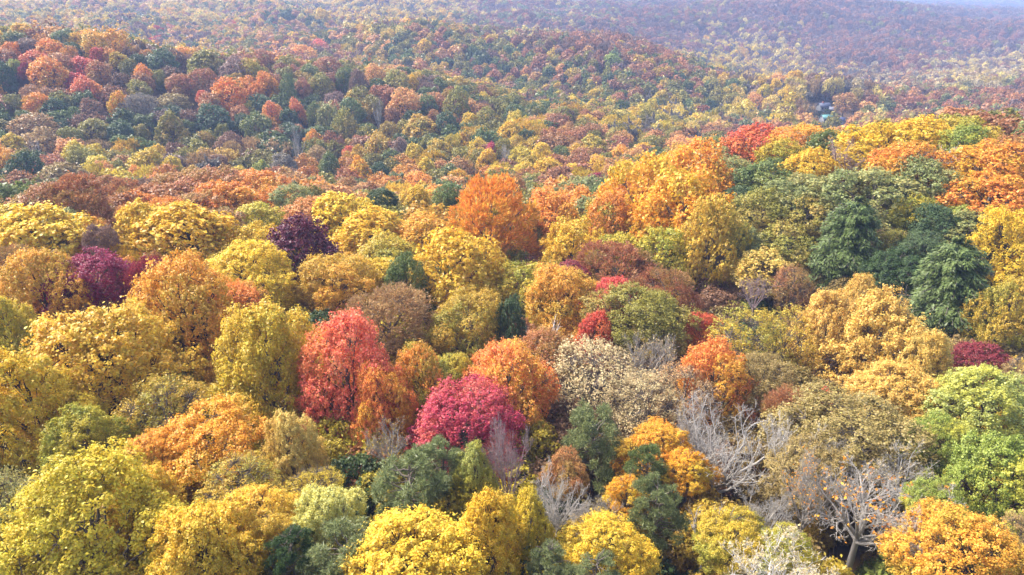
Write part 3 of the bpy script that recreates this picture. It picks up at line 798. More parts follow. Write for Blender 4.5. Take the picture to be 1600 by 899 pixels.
FAR_TREES = '''
twiggy 120 318 92 62 rust brown
oak 70 322 76 44 rust brown
twiggy 190 318 84 66 rust brown
twiggy 232 312 66 50 mauve
oak 275 300 80 50 rust
oak 260 335 60 44 orange
oak 330 292 76 44 rust
oak 352 322 90 60 orange
oak 310 328 70 50 rust
oak 400 296 70 44 orange
oak 428 320 66 60 orange
oak 400 345 66 50 green gold
maple 170 290 32 32 rust
twiggy 205 340 50 40 peach
oak 460 308 50 26 grey green
oak 480 340 70 44 peach
oak 345 355 70 40 rust brown
tulip 563 280 42 56 orange gold
oak 596 316 42 42 dark green
oak 636 330 66 36 olive
tulip 650 308 42 28 gold
oak 700 308 44 24 green
oak 656 290 50 28 orange
oak 690 330 44 30 dull gold
oak 760 305 50 30 coral
oak 800 290 44 26 rust
oak 822 312 46 40 grey green
oak 905 300 58 36 grey green
oak 945 304 40 34 green
oak 860 318 50 30 grey green
maple 935 281 28 16 magenta
oak 958 274 42 26 rust
oak 910 250 40 28 rust brown
oak 870 282 46 22 rust brown
oak 818 270 36 26 yellow green
tulip 858 266 50 26 gold
tulip 895 272 42 24 gold
tulip 845 242 36 34 gold
oak 877 243 28 24 green
tulip 925 228 42 22 dull gold
tulip 933 255 32 24 gold
tulip 970 242 36 20 orange gold
tulip 1005 238 36 26 gold
oak 975 257 34 18 green
oak 1026 246 36 18 teal green
oak 1060 232 44 22 peach
tulip 120 244 42 40 yellow green
tulip 150 240 34 26 yellow green
tulip 187 240 28 24 gold
tulip 155 262 44 32 yellow green
tulip 232 262 58 48 yellow green
tulip 270 266 32 38 yellow green
maple 214 274 26 26 orange
tulip 302 271 30 18 dull gold
tulip 334 274 24 16 yellow green
tulip 374 273 34 16 yellow green
tulip 411 268 30 30 leaf green
maple 45 272 50 60 dark green
oak 8 262 40 50 orange
oak 100 284 70 42 olive brown
oak 10 310 42 42 green
tulip 20 226 40 28 yellow green
oak 54 205 62 44 tan
farbare 60 234 34 34 none
oak 150 206 48 32 olive
oak 190 212 40 36 teal green
tulip 221 211 30 28 olive
tulip 272 212 50 58 olive
oak 335 192 50 44 teal green
oak 402 205 46 46 green
oak 358 228 38 32 brown
tulip 443 266 44 46 grey
farbare 467 246 30 76 none
farbare 461 220 24 50 none
oak 496 248 32 32 tan
maple 516 266 34 46 green
tulip 587 240 44 44 dull gold
oak 592 276 36 34 dark green
tulip 648 246 36 38 yellow green
tulip 667 268 36 36 yellow green
tulip 686 238 42 36 dull gold
oak 715 278 28 22 orange gold
tulip 763 254 36 36 gold
farbare 790 246 26 40 none
tulip 776 272 36 22 gold
maple 545 237 20 16 red
maple 768 233 18 18 crimson
maple 625 234 22 30 mauve
tulip 798 212 42 38 gold
tulip 735 196 30 34 gold
oak 760 190 36 34 olive
oak 698 206 38 50 teal green
tulip 655 206 60 42 dull gold
oak 714 172 38 52 olive
oak 678 184 18 20 rust
oak 667 168 32 30 green
oak 634 170 48 50 peach
farbare 591 182 26 56 none
oak 550 178 38 38 green
tall 541 206 38 48 olive
tall 515 192 38 48 grey green
tall 493 186 26 38 green
maple 465 176 26 36 coral
maple 425 182 28 38 coral
maple 420 142 34 38 orange
column 451 150 20 54 green
oak 452 192 30 36 dark green
oak 473 146 28 34 rust brown
oak 523 160 34 26 mauve
oak 500 140 42 38 olive
oak 540 128 28 36 green
twiggy 560 136 28 38 mauve
oak 587 122 32 32 peach
oak 621 134 42 38 olive
tulip 646 132 18 26 gold
oak 512 108 42 26 rust brown
oak 475 90 44 24 orange
oak 450 106 38 26 olive
oak 483 118 32 26 green
oak 410 98 34 28 rust brown
tulip 490 220 28 28 orange gold
oak 415 140 28 44 orange
oak 360 158 52 52 orange
oak 328 166 38 32 rust
maple 317 152 20 18 red
oak 370 116 46 40 mauve
oak 391 118 30 40 dull gold
tulip 322 104 58 42 olive
oak 310 132 38 34 rust brown
oak 290 90 34 26 orange
oak 256 107 46 44 teal green
oak 279 134 38 30 rust
maple 224 120 30 30 orange
oak 218 143 36 28 olive
oak 270 166 46 28 olive brown
twiggy 218 172 48 40 grey
maple 187 166 30 40 orange gold
oak 145 178 38 36 brown
maple 133 144 44 38 coral
oak 157 118 36 36 rust
oak 89 178 36 36 dark green
oak 60 168 38 36 orange
oak 75 120 56 44 orange
oak 94 102 44 28 rust
maple 126 104 36 24 red
maple 53 96 38 26 coral
maple 22 105 22 20 leaf green
oak 80 80 38 28 orange
oak 46 74 34 20 mauve
tall 182 80 46 54 amber
tall 150 78 40 40 amber
oak 96 64 32 24 green
tulip 118 66 28 24 gold
tulip 34 52 38 24 gold
oak 10 128 30 56 dark green
twiggy 42 114 22 22 wine red
tulip 506 34 28 32 gold
oak 447 32 28 18 dark green
tulip 663 78 26 28 gold
tulip 604 64 26 22 dull gold
maple 499 74 30 20 pink red
maple 650 50 24 22 rust
oak 1320 162 36 26 rust
oak 1215 130 30 22 peach
tulip 1240 128 32 30 gold
tulip 1212 142 26 30 gold
tulip 1192 152 24 34 yellow green
tulip 1226 155 28 34 gold
oak 1205 168 30 30 pale gold
oak 955 100 30 24 leaf green
oak 1040 100 30 24 rust
oak 1110 172 24 24 dark green
oak 1145 160 30 24 olive
tulip 928 155 26 26 yellow green
tulip 926 170 26 24 yellow green
tulip 895 165 24 24 gold
oak 965 165 30 30 rust brown
tulip 1032 160 32 30 dull gold
oak 1110 235 50 26 green
oak 985 275 30 20 mauve
tulip 1135 178 26 26 yellow green
oak 1180 165 26 30 peach
'''
BARKS = {'pinkgrey': solid('pinkish_grey_bark', (160,140,138), noise=0.25, scale=5), 'white': BARK_W, 'grey': BARK_P, 'ash': BARK_M}
def parse(txt):
    for ln in txt.strip().splitlines():
        a, _, lab = ln.partition('|')
        f = a.split()
        style, nums, col = f[0], list(map(float, f[1:5])), ' '.join(f[5:])
        bark = None
        for b in BARKS:
            if style in BARES and col.endswith(' ' + b): bark = BARKS[b]; col = col[:-len(b) - 1]
        if style in BARES and col == 'none': col = None
        if style == 'farbare' and not bark: bark = BARK_P
        yield style, nums, col, lab.strip() or None, bark
for style, nums, col, lab, bark in parse(NEAR_TREES):
    tree(style, *nums, col, lab, bark=bark)
n_near = len(records)
for style, nums, col, lab, bark in parse(FAR_TREES):
    tree(style, *nums, col, lab, bark=bark)

# labels of the trees on the far slopes: colour and shape first, then the neighbours they stand among
SHAPE = {'oak': 'rounded', 'tulip': 'pointed', 'tall': 'tall', 'column': 'columnar', 'maple': 'oval', 'twiggy': 'fuzzy', 'farbare': 'leafless', 'vase': 'leafless'}
def short(r):
    c = r['colour'] or 'grey'
    return ('%s %s' % (c, SHAPE.get(r['style'], 'thin'))) if r['style'] not in BARES else 'grey leafless'
def place(r):
    t, px = r['t'], r['cx']
    if r['cy'] > 285: return 'on the nearer ridge'
    if t < 262 and px < 600: return 'in the stream valley'
    if px > 800 and r['cy'] > 215: return 'behind the orange oaks'
    if px > 800: return 'on the distant slope'
    if t > 430: return 'beyond the far crest'
    return 'on the far hillside'
seen = {}
far = records[n_near:]
pend = list(far)
def cand(r):
    others = sorted((o for o in far if o is not r), key=lambda o: math.hypot((o['cx'] - r['cx']), (o['cy'] - r['cy']) * 1.3))[:7]
    me = short(r) + ' crown'
    yield '%s %s' % (me, place(r))
    for o in others[:4]:
        rel = 'rising behind' if o['cy'] > r['cy'] + 10 else ('standing before' if o['cy'] < r['cy'] - 10 else 'beside')
        yield '%s %s the %s one %s' % (me, rel, short(o), place(r))
    for i in range(len(others)):
        for j in range(i + 1, len(others)):
            if short(others[i]) != short(others[j]):
                yield '%s between %s and %s ones %s' % (me, short(others[i]), short(others[j]), place(r))
    yield '%s among several alike %s' % (me, place(r))
allc = [list(cand(r)) for r in far]
from collections import Counter
cnt = Counter(x for l in allc for x in set(l))
for r, l in zip(far, allc):
    for x in l:
        if cnt[x] == 1 and len(x.split()) <= 16: break
    r['label'] = x
for r in records:
    r['root']['label'] = r['label']
    if r['style'] in BARES: g = 'leafless trees among the autumn woods'
    elif r['style'] == 'pine': g = 'pines in the near woods'
    elif r['style'] == 'hemlock': g = 'hemlocks on the shaded slope'
    else: g = 'autumn trees of the near slope' if r['cy'] > 285 else 'autumn trees of the far hills'
    r['root']['group'] = g

# ------------------------------------------------------------------ ground
def make_ground():
    na, nr = 260, 300
    az = np.concatenate([np.linspace(-0.9, 0.9, na - 60), np.linspace(0.9, 2 * math.pi - 0.9, 61)[1:-1]])
    na = len(az)
    rr = np.concatenate([[0.5], np.exp(np.linspace(math.log(12), math.log(12000), nr))])
    Az, Rr = np.meshgrid(az, rr)
    X = Rr * np.sin(Az); Y = Rr * np.cos(Az)
    Z = np.concatenate([ground(x, y) for x, y in zip(X, Y)]).ravel()
    # behind the drone the slope simply goes on
    V = np.stack([X.ravel(), Y.ravel(), Z], 1)
    i = np.arange(len(rr) - 1)[:, None] * na + np.arange(na)[None, :]
    j = np.arange(len(rr) - 1)[:, None] * na + (np.arange(na)[None, :] + 1) % na
    F = np.stack([i, j, j + na, i + na], -1).reshape(-1, 4)
    me = mesh_from('ground', V, F, mats=(solid('leaf_litter_ground', (62,50,38), rough=0.95, noise=0.45, scale=0.35, col2=(92,72,48), bump=0.4),), smooth=True)
    o = bpy.data.objects.new('ground', me); link(o); o['kind'] = 'structure'
    return float(Z.min())
ZMIN = make_ground()

# ------------------------------------------------------------------ houses in the valley
def box(x0, x1, y0, y1, z0, z1):
    V = np.array([[x, y, z] for z in (z0, z1) for y in (y0, y1) for x in (x0, x1)], float)
    F = np.array([[0,2,3,1],[4,5,7,6],[0,1,5,4],[2,6,7,3],[0,4,6,2],[1,3,7,5]])
    return V, F
def join(parts):
    Vs = []; Fs = []; off = 0
    for v, f in parts: Vs.append(v); Fs.append(f + off); off += len(v)
    return np.concatenate(Vs), np.concatenate(Fs)
GLASS = solid('dark_window_glass', (40,50,64), rough=0.15, noise=0.1)
def house(px, py, t, L_, W_, H_, roofh, rotz, wallcol, roofcol, label, chim=True):
    d = ray(px, py + 4); q = np.linspace(300, 560, 600)
    i_ = int(np.argmax(CAMZ + d[2] * q < ground(d[0] * q, d[1] * q))); t = q[i_]
    print('HOUSE', px, py, 't', round(t, 1))
    X, Y, Z = at(px, py + 4, t)
    g = float(ground(X, Y)[0]) + 0.05
    root = bpy.data.objects.new('house', None); link(root); root.location = (X, Y, g); root.rotation_euler = (0, 0, R(rotz))
    root['category'] = 'house'; root['label'] = label; root['group'] = 'houses in the stream valley'
    wm = solid('painted_wall_%02x%02x%02x' % wallcol, wallcol, noise=0.06); rm = solid('roofing_%02x%02x%02x' % roofcol, roofcol, rough=0.5, noise=0.1)
    gv, gf = box(-L_/2, L_/2, -W_/2, W_/2, -1.5, H_)
    gab = []
    for s in (-1, 1):
        v = np.array([[s*L_/2, -W_/2, H_], [s*L_/2, W_/2, H_], [s*L_/2, 0, H_ + roofh], [s*(L_/2-0.2), -W_/2, H_], [s*(L_/2-0.2), W_/2, H_], [s*(L_/2-0.2), 0, H_ + roofh]], float)
        gab.append((v, np.array([[0,1,2,2],[3,5,4,4]])))
    me = bpy.data.meshes.new('wall'); V, F = gv, gf
    faces = [tuple(f) for f in gf]; verts = gv.tolist()
    for v, f in gab:
        o_ = len(verts); verts += v.tolist(); faces += [(o_, o_+1, o_+2), (o_+3, o_+5, o_+4)]
    me.from_pydata(verts, [], faces); me.materials.append(wm)
    link(bpy.data.objects.new('wall', me), root)
    for s in (-1, 1):
        n_ = Vector((0, -s * roofh, W_ / 2)); ln = math.hypot(W_/2 + 0.5, roofh * (W_/2 + 0.5) / (W_/2))
        V, F = box(-L_/2 - 0.5, L_/2 + 0.5, 0, ln, 0, 0.16)
        th = math.atan2(roofh, W_/2)
        me = mesh_from('roof', V, F, mats=(rm,)); o = bpy.data.objects.new('roof', me); link(o, root)
        o.location = (0, 0.0, H_ + roofh + 0.05); o.rotation_euler = (-th, 0, 0) if s > 0 else (-th, 0, math.pi)
    for s in (-1, 1):
        for k in range(3):
            x = (-0.3 + 0.3 * k) * L_
            V, F = box(x - 0.5, x + 0.5, s * (W_/2 + 0.03) - 0.04, s * (W_/2 + 0.03) + 0.04, H_ * 0.4, H_ * 0.4 + 1.2)
            me = mesh_from('window', V, F, mats=(GLASS,)); link(bpy.data.objects.new('window', me), root)
    V, F = box(0.1 * L_, 0.1 * L_ + 1.0, -W_/2 - 0.09, -W_/2 + 0.0, 0, 2.1); me = mesh_from('door', V, F, mats=(BARK_D,)); link(bpy.data.objects.new('door', me), root)
    if chim:
        V, F = box(-0.2 * L_, -0.2 * L_ + 0.8, -0.4, 0.4, H_ + roofh * 0.5, H_ + roofh + 1.0); me = mesh_from('chimney', V, F, mats=(solid('chimney_brick', (150,90,76), noise=0.2),)); link(bpy.data.objects.new('chimney', me), root)
    placed.append((X, Y, 0.5 * max(L_, W_)))
    return X, Y
CLEAR = []
hs = [
 (1290, 187, 430, 7.0, 5.2, 2.8, 2.0, 12, (150,152,154), (84,132,128), 'small house with a pale turquoise metal roof in the valley clearing', False),
 (1286, 169, 455, 7.5, 5.5, 2.9, 2.2, 8, (150,152,156), (84,88,106), 'pale house with a grey roof behind dark evergreens in the valley', True),
 (1310, 190, 425, 6.2, 5.0, 2.7, 1.7, -30, (150,154,164), (92,96,128), 'low house with a slate blue roof beside the turquoise roofed house', True),
 (1300, 173, 448, 4.5, 4.0, 2.5, 1.5, -15, (150,150,152), (100,102,114), 'small white outbuilding between the grey roofed and slate roofed houses', False),
]
for h in hs:
    x_, y_ = house(*h); CLEAR.append((x_, y_, 15.0))
    if h[0] in (1290, 1310):
        
        for k_, r_ in ((0.955, 11.0), (0.915, 10.0), (0.875, 9.0), (0.835, 8.0), (0.795, 7.0)): CLEAR.append((x_ * k_, y_ * k_, r_))
n_ev = len(records)
for (px, py, t, wd, ht, lab) in ((1280, 181, 480, 12, 14, 'small dark evergreen before the pale grey roofed house'), (1292, 180, 480, 13, 16, 'taller dark evergreen between the two larger valley houses'),
                             (1301, 184, 473, 11, 14, 'dark evergreen beside the turquoise roofed house'), (1318, 163, 505, 16, 22, 'deep green evergreen behind the valley houses'), (1345, 166, 505, 16, 18, 'blue green evergreen near the distant rusty crown')):
    r_ = tree('pine', px, py, wd, ht, 'dark green', lab, t=t); r_['label'] = lab; r_['group'] = 'evergreens by the valley houses'

# ------------------------------------------------------------------ the rest of the forest: far too many trees to count
ZONES = [  # px, py, radius, palette weights
 (60, 20, 1, 'gold:3 pale gold:3 peach:2 olive:2 brown:1 grey green:2'), (300, 15, 1, 'gold:3 pale gold:3 peach:2 olive:2 rust brown:1 green:1'),
 (600, 15, 1, 'pale gold:3 gold:3 brown:1 olive:2 grey:1 mauve:1'), (250, 50, 1, 'olive:2 gold:2 mauve:2 brown:2 peach:1 green:2 red:0.3'), (480, 70, 1, 'olive:2 rust brown:2 peach:2 green:2 mauve:1 gold:1'),
 (650, 75, 1, 'olive:3 rust brown:2 green:2 dull gold:2 peach:1 rust:1'), (760, 110, 1, 'green:3 olive:3 teal green:1 rust brown:1 dull gold:1'),
 (850, 40, 1, 'mauve:3 brown:2 grey green:2 rust brown:2 pale gold:1'), (1000, 40, 1, 'mauve:4 rust brown:3 brown:2 olive:1 grey green:1'), (1150, 50, 1, 'mauve:3 rust brown:3 brown:2 olive:1 pale gold:1'),
 (950, 70, 1, 'mauve:3 rust brown:4 brown:2 rust:1'), (1000, 110, 1, 'rust brown:4 mauve:1 olive:2 rust:1 dull gold:1 green:1'), (880, 110, 1, 'rust brown:2 olive:2 dull gold:2 peach:1 green:1 mauve:1'),
 (950, 145, 1, 'olive:3 green:3 rust brown:2 dull gold:2 teal green:1'), (1100, 140, 1, 'olive:3 rust brown:2 green:3 dull gold:1 mauve:1'), (850, 160, 1, 'olive:2 green:2 yellow green:1 grey:1 brown:1'),
 (1000, 190, 1, 'yellow green:3 olive:2 pale gold:2 grey:2 gold:1 brown:1'), (1100, 195, 1, 'yellow green:2 pale gold:3 grey:3 olive:1 tan:1'), (1210, 180, 1, 'yellow green:2 pale gold:3 tan:2 grey:2'),
 (900, 200, 1, 'peach:2 rust:2 olive:2 rust brown:1 gold:1'), (1180, 85, 1, 'pale gold:3 yellow green:2 gold:1 mauve:1 grey:1'), (1200, 110, 1, 'pale gold:3 tan:2 gold:1 grey:2 mauve:1'), (1290, 130, 1, 'tan:3 grey:3 brown:2 pale gold:1 mauve:1'),
 (1400, 125, 1, 'tan:3 grey:2 cream:2 brown:1 peach:1'), (1520, 118, 1, 'tan:2 cream:2 pale gold:2 grey:1'), (1400, 90, 1, 'rust brown:4 mauve:3 brown:2 rust:1 olive:0.5'), (1300, 60, 1, 'mauve:4 rust brown:3 rust:1 brown:2 olive:0.5'),
 (1500, 60, 1, 'mauve:4 rust brown:3 brown:2 olive:1'), (1250, 15, 1, 'mauve:5 rust brown:3 brown:2'), (1500, 20, 1, 'mauve:4 brown:2 rust brown:2 grey:1'), (1500, 5, 1, 'grey:3 tan:2 mauve:2 grey green:2'),
 (1550, 160, 1, 'rust brown:4 mauve:2 rust:2 olive:1 grey green:1'), (1420, 165, 1, 'rust brown:3 olive:2 grey green:2 mauve:2 peach:1'), (1350, 180, 1, 'peach:2 pale gold:2 olive:1 rust brown:2'),
 (60, 120, 1, 'orange:3 rust:2 olive:2 green:1 rust brown:1 red:0.4'), (60, 190, 1, 'green:3 olive:2 brown:2 orange:1 teal green:1'), (250, 140, 1, 'rust:2 orange:2 olive:2 green:1 brown:2'), (230, 200, 1, 'teal green:3 green:2 brown:2 olive:2 mauve:1'),
 (420, 110, 1, 'rust brown:2 orange:1 olive:2 green:1 dull gold:1'), (420, 180, 1, 'teal green:2 green:3 olive:2 orange:1 rust:1'), (560, 160, 1, 'green:2 olive:2 rust:2 rust brown:2 dull gold:1'), (600, 215, 1, 'green:2 olive:2 rust brown:2 dull gold:2 teal green:1'),
 (700, 150, 1, 'rust brown:2 olive:2 peach:1 dull gold:2 green:2 mauve:1'), (760, 170, 1, 'olive:2 rust:1 rust brown:2 dull gold:2 green:1'), (720, 230, 1, 'olive:2 green:2 gold:2 rust brown:1 yellow green:1'), (820, 225, 1, 'yellow green:2 gold:2 olive:2 green:1 rust:1'),
 (130, 250, 1, 'yellow green:3 olive:2 gold:1 tan:1 peach:1'), (350, 250, 1, 'brown:2 grey:1 tan:1 olive:2 dull gold:1 green:1'), (60, 290, 1, 'olive:2 green:2 olive brown:2 rust brown:1'),
 (300, 285, 1, 'rust:3 rust brown:3 orange:2 mauve:1'), (520, 290, 1, 'orange:2 peach:2 olive:2 green:1 rust:1'), (700, 290, 1, 'orange:2 gold:2 olive:2 peach:2 green:1'), (880, 270, 1, 'gold:2 rust:2 olive:1 rust brown:1 peach:1'), (1040, 240, 1, 'gold:2 peach:2 olive:1 rust brown:1'),
 (1150, 215, 1, 'rust brown:2 grey green:1 peach:1 mauve:1'), (1300, 200, 1, 'peach:1 olive:2 rust brown:1'),
 (100, 360, 1, 'rust:2 orange:2 gold:2 olive:1'), (400, 370, 1, 'orange:2 gold:2 dull gold:2 green gold:1'), (700, 360, 1, 'amber:2 green gold:2 olive:1'), (900, 330, 1, 'grey green:2 olive:1 orange:1'), (1200, 290, 1, 'grey green:3 green:2 olive:2'),
 (1400, 350, 1, 'grey green:3 green:2 teal green:2 green gold:1'), (1550, 300, 1, 'orange:2 green gold:1 amber:1'), (1250, 450, 1, 'brown:2 olive brown:2 dark green:1'), (900, 450, 1, 'rust brown:2 amber:2 green gold:1'),
 (500, 450, 1, 'amber:2 green gold:2 dark green:1'), (100, 560, 1, 'dull gold:2 green gold:2 olive:1'), (600, 640, 1, 'green gold:2 dark green:1 rust:1'), (1000, 640, 1, 'brown:2 olive brown:2 rust:1 red:0.4'), (1400, 650, 1, 'olive brown:2 dull gold:2 brown:1'),
 (300, 800, 1, 'dull gold:2 green gold:2 olive:1'), (1000, 820, 1, 'green gold:2 dark green:1 dull gold:1 olive brown:1'), (1350, 850, 1, 'olive brown:2 green gold:1 leaf green:1'), (1560, 850, 1, 'leaf green:2 green gold:2'),
]
zx = np.array([(z[0], z[1] * 2.2) for z in ZONES], float)
def zone_pick(px, py, g, X=0, Y=0):
    q = np.array([px, py * 2.2]) + g.normal(0, 22, 2)
    i = int(np.argmin(((zx - q) ** 2).sum(1)))
    return ZONEW[i]
ZONEW = []
for z in ZONES:
    names = []; ws = []
    for tok in z[3].split():
        pass
    import re
    for m_ in re.finditer(r'([a-z ]+):([\d.]+)', z[3]):
        names.append(m_.group(1).strip()); ws.append(float(m_.group(2)))
    ws = np.array(ws); ZONEW.append((names, ws / ws.sum()))
def hidden_crest(X, Y, Z):
    return False
placedA = np.array(placed)
HI = ['maple', 'oak', 'tall', 'tulip', 'twiggy']
def scatter(name, rmin, rmax, spacing, amax, size, label, protos, drop=0.0, excl=1.0, keepfn=None):
    """points on a jittered polar grid -> arrays for instancing"""
    out = []
    g = np.random.default_rng(hash(name) % 1000 if False else len(name) * 13 + int(rmin))
    r = rmin
    while r < rmax:
        sp = spacing(r)
        na = int(2 * amax * r / sp)
        for k in range(na):
            a = -amax + (k + g.uniform(0.1, 0.9)) * sp / r
            rr = r + g.uniform(-0.42, 0.42) * sp
            out.append((rr * math.sin(a), rr * math.cos(a), size(rr) * g.uniform(0.62, 1.42)))
        r += sp * 0.9
    P = np.array(out)
    # leave out what would stand in an individually built tree or in the clearing
    keep = np.ones(len(P), bool)
    for X, Y, rad in placed:
        d = np.hypot(P[:, 0] - X, P[:, 1] - Y)
        keep &= d > excl * (rad + P[:, 2] * 0.55) 
    for X, Y, rad in CLEAR:
        keep &= np.hypot(P[:, 0] - X, P[:, 1] - Y) > rad
    P = P[keep]
    Z = np.concatenate([S(c[:, 0], c[:, 1]) for c in np.array_split(P, max(1, len(P) // 4000))])
    m = len(P)
    px, py, f = project(P[:, 0], P[:, 1], Z)
    # outside the picture nothing is needed beyond a generous margin
    ok = (f > 5) & (px > -260) & (px < 1860) & (py < 1150)
    P, Z, px, py = P[ok], Z[ok], px[ok], py[ok]; m = len(P)
    print(name, 'instances', m)
    tint = np.zeros((m, 4), np.float32); inner = np.zeros((m, 4), np.float32); kind = np.zeros(m, np.int32)
    colcache = {k: (np.array(leafcol(v[0])), np.array(leafcol(v[2])), np.array(leafcol(v[1]))) for k, v in PAL.items()}
    for i in range(m):
        names, ws = zone_pick(px[i], py[i], g)
        q_ = 0.5 + 0.5 * math.sin(P[i, 0] / 19 + 1.7 * math.sin(P[i, 1] / 27)) * math.cos(P[i, 1] / 23 + 1.3 * math.sin(P[i, 0] / 31))
        q_ = (q_ * 1.6 + g.uniform(0, 0.75)) % 1.0
        c = names[min(len(names) - 1, int(np.searchsorted(np.cumsum(ws), q_)))]
        u_ = g.random() * 0.8
        mu = g.uniform(0.62, 0.98)
        tint[i] = (colcache[c][0] * (1 - u_) + colcache[c][2] * u_) * mu; inner[i] = colcache[c][1] * mu
        if c in ('yellow green', 'gold', 'pale gold'): kind[i] = g.choice([3, 2, 4])
        elif c in ('grey', 'tan', 'mauve'): kind[i] = g.choice([4, 0])
        else: kind[i] = g.choice([0, 1, 1, 2])
        if c == 'grey': kind[i] = 5
    V = np.stack([P[:, 0], P[:, 1], Z], 1)
    me = bpy.data.meshes.new(name); me.vertices.add(m); me.vertices.foreach_set('co', V.astype(np.float32).ravel()); me.update()
    a = me.attributes.new('tint', 'FLOAT_COLOR', 'POINT'); tint[:, 3] = 1; a.data.foreach_set('color', tint.ravel())
    a = me.attributes.new('tint_inner', 'FLOAT_COLOR', 'POINT'); inner[:, 3] = 1; a.data.foreach_set('color', inner.ravel())
    a = me.attributes.new('kind', 'INT', 'POINT'); a.data.foreach_set('value', kind)
    sc3 = np.stack([P[:, 2] * g.uniform(0.85, 1.15, m), P[:, 2] * g.uniform(0.85, 1.15, m), P[:, 2] * g.uniform(0.9, 1.35, m) * (1.22 if rmax > 500 else 1.0)], 1).astype(np.float32)
    a = me.attributes.new('size', 'FLOAT_VECTOR', 'POINT'); a.data.foreach_set('vector', sc3.ravel())
    V[:, 2] += (2.9 if rmax < 500 and drop == 0 else 4.4 if drop == 0 else 3.0) - sc3[:, 2] + g.normal(0, 0.8, m) - drop; me.vertices.foreach_set('co', V.astype(np.float32).ravel())
    rot = np.stack([g.normal(0, 0.06, m), g.normal(0, 0.06, m), g.uniform(0, 6.28, m)], 1).astype(np.float32)
    a = me.attributes.new('turn', 'FLOAT_VECTOR', 'POINT'); a.data.foreach_set('vector', rot.ravel())
    o = bpy.data.objects.new(name, me); link(o); o['kind'] = 'stuff'; o['label'] = label; o['category'] = 'bushes' if 'bush' in name else 'forest'
    ng = bpy.data.node_groups.new(name + '_trees', 'GeometryNodeTree')
    ng.interface.new_socket('Geometry', in_out='INPUT', socket_type='NodeSocketGeometry'); ng.interface.new_socket('Geometry', in_out='OUTPUT', socket_type='NodeSocketGeometry')
    N = ng.nodes; L = ng.links
    gi = N.new('NodeGroupInput'); go = N.new('NodeGroupOutput'); jn = N.new('GeometryNodeJoinGeometry')
    def attr(nm, ty):
        x = N.new('GeometryNodeInputNamedAttribute'); x.data_type = ty; x.inputs[0].default_value = nm; return x.outputs[0]
    kd = attr('kind', 'INT'); sz = attr('size', 'FLOAT_VECTOR'); tn = attr('turn', 'FLOAT_VECTOR')
    for k, pr in enumerate(protos):
        cmp_ = N.new('FunctionNodeCompare'); cmp_.data_type = 'INT'; cmp_.operation = 'EQUAL'
        L.new(kd, cmp_.inputs[2]); cmp_.inputs[3].default_value = k
        ob = N.new('GeometryNodeObjectInfo'); ob.inputs[0].default_value = pr; ob.transform_space = 'ORIGINAL'
        ob.inputs['As Instance'].default_value = True
        ip = N.new('GeometryNodeInstanceOnPoints'); L.new(gi.outputs[0], ip.inputs['Points']); L.new(cmp_.outputs[0], ip.inputs['Selection'])
        L.new(ob.outputs['Geometry'], ip.inputs['Instance']); L.new(tn, ip.inputs['Rotation']); L.new(sz, ip.inputs['Scale'])
        L.new(ip.outputs[0], jn.inputs[0])
    L.new(jn.outputs[0], go.inputs[0])
    md = o.modifiers.new('trees', 'NODES'); md.node_group = ng
    return o
MIXED = leaf_material('gold', True)
def proto(name, res, stem=True):
    V, F, tone, leaf, limbs = res
    k = len(F)
    if stem:
        tz, tr, lines = limbs
        p = np.array([[tr[0, 0], tr[0, 1], -2.4], [tr[0, 0], tr[0, 1], -1.0], [tr[4, 0], tr[4, 1], tr[4, 2]]])
        v, f = tubes([(p, np.array([0.06, 0.05, 0.03]))], 5)
        F = np.concatenate([F, f + len(V)]); V = np.concatenate([V, v]); tone = np.concatenate([tone, np.zeros(len(v))]); leaf = np.concatenate([leaf, np.zeros(len(v))])
    me = mesh_from(name, V, F, {'tone': tone, 'leaf': leaf}, mats=(MIXED, BARK), midx=np.concatenate([np.zeros(k), np.ones(len(F) - k)]))
    return bpy.data.objects.new(name, me)     # not linked: only a shape for the forest
def bare_proto(name):
    limbs = make_bare(6, 0.7, 3, 0.035, 0.9, 1.0)
    L_ = [(q, np.maximum(r, 0.006)) for out in limbs for q, r, lv in out]
    V, F = tubes(L_, 3)
    p = np.array([[0, 0, -2.4], [0, 0, -0.7]]); v, f = tubes([(p, np.array([0.06, 0.045]))], 5)
    F = np.concatenate([F, f + len(V)]); V = np.concatenate([V, v])
    q = np.concatenate([q[-2:] for out in limbs for q, rr, lv in out if lv >= 2]); q = np.repeat(q, 2, 0) + rng.normal(0, 0.03, (2 * len(q), 3))
    v, f = leaf_quads(q, rdir(len(q)), 0.07, 1.2); k = len(F)
    F = np.concatenate([F, f + len(V)]); n0 = len(V); V = np.concatenate([V, v])
    tone = np.concatenate([np.zeros(n0), rng.random(len(v))]); leaf = np.concatenate([np.zeros(n0), np.repeat(rng.random(len(q)), 4)])
    return bpy.data.objects.new(name, mesh_from(name, V, F, {'tone': tone, 'leaf': leaf}, mats=(MIXED, BARK_P), midx=np.concatenate([np.ones(k), np.zeros(len(F) - k)])))
bp = bare_proto('bare_shape')
P_mid = [proto('forest_%s_%d' % (s, i), make_crown(s, 5000, 0.075)) for i, s in enumerate(('oak', 'maple', 'tall', 'tulip', 'twiggy'))] + [bp]
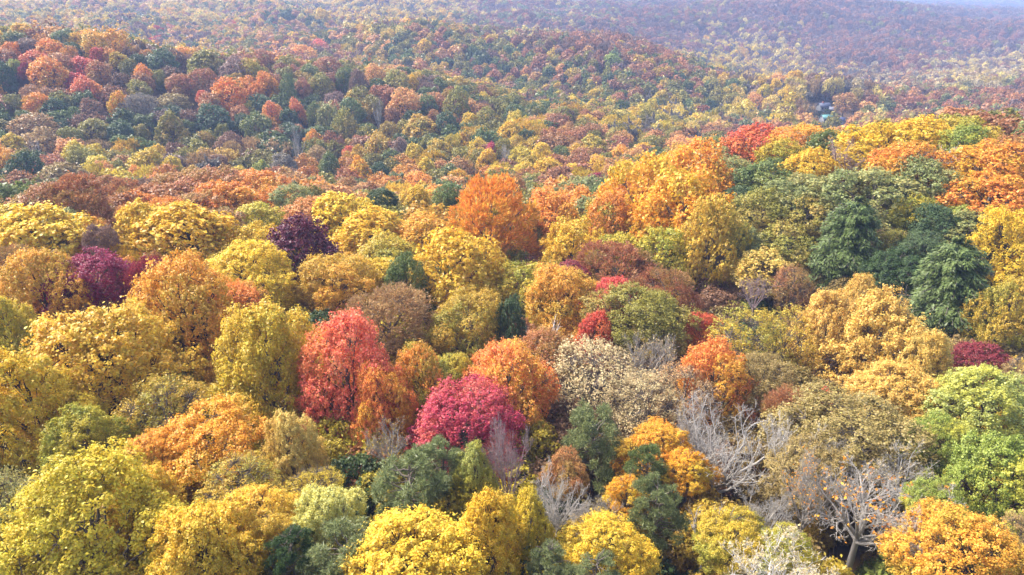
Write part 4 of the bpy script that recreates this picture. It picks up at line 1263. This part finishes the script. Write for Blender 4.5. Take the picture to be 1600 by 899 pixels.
P_far = [proto('distant_%s_%d' % (s, i), make_crown(s, 1300, 0.15), False) for i, s in enumerate(('oak', 'maple', 'tall', 'tulip', 'twiggy'))] + [bp]
P_near = [proto('understorey_%s_%d' % (s, i), make_crown(s, 12000, 0.05)) for i, s in enumerate(('oak', 'maple', 'sparse', 'sparse', 'twiggy'))] + [bp]
scatter('woodland_undergrowth', 26, 125, lambda r: 4.6, 0.95, lambda r: 3.2, 'shaded undergrowth and small trees filling the gaps of the near slope', P_near, excl=0.42, drop=4.8)
scatter('leafy_bushes', 24, 118, lambda r: 3.4, 0.95, lambda r: 1.9, 'low brown and green bushes over the ground of the near slope', P_near, excl=0.0, drop=9.2)
scatter('valley_forest', 125, 430, lambda r: 8.9, 0.80, lambda r: 5.5, 'dense mixed autumn forest covering the ridge, valley and hillside', P_mid, excl=0.95)
scatter('distant_forest', 430, 4600, lambda r: 9.4 + max(0, r - 1000) * 0.006, 0.74, lambda r: 5.6 + max(0, r - 1000) * 0.0036, 'endless hazy forest rolling over the distant hills', P_far, excl=0.8)

# ------------------------------------------------------------------ haze in the air
V, F = box(-13000, 13000, -13000, 13000, ZMIN - 1.0, CAMZ + 6.0)
me = mesh_from('haze', V, F)
hm = bpy.data.materials.new('valley_haze'); hm.use_nodes = True; t = hm.node_tree; t.nodes.clear()
pv = t.nodes.new('ShaderNodeVolumePrincipled'); pv.inputs['Color'].default_value = (0.38, 0.51, 0.85, 1); pv.inputs['Density'].default_value = 0.00030; pv.inputs['Anisotropy'].default_value = 0.0
om = t.nodes.new('ShaderNodeOutputMaterial'); t.links.new(pv.outputs[0], om.inputs['Volume'])
me.materials.append(hm)
hz = bpy.data.objects.new('haze', me); link(hz); hz['kind'] = 'stuff'; hz['label'] = 'pale blue haze lying over the far hills'
if __import__('os').environ.get('TREE_REPORT'):
    for r in records: print('%-8s %5d %5d  t %6.1f  r %5.2f  %s | %s' % (r['style'], r['cx'], r['cy'], r['t'], r['r'], r['colour'], r['label']))
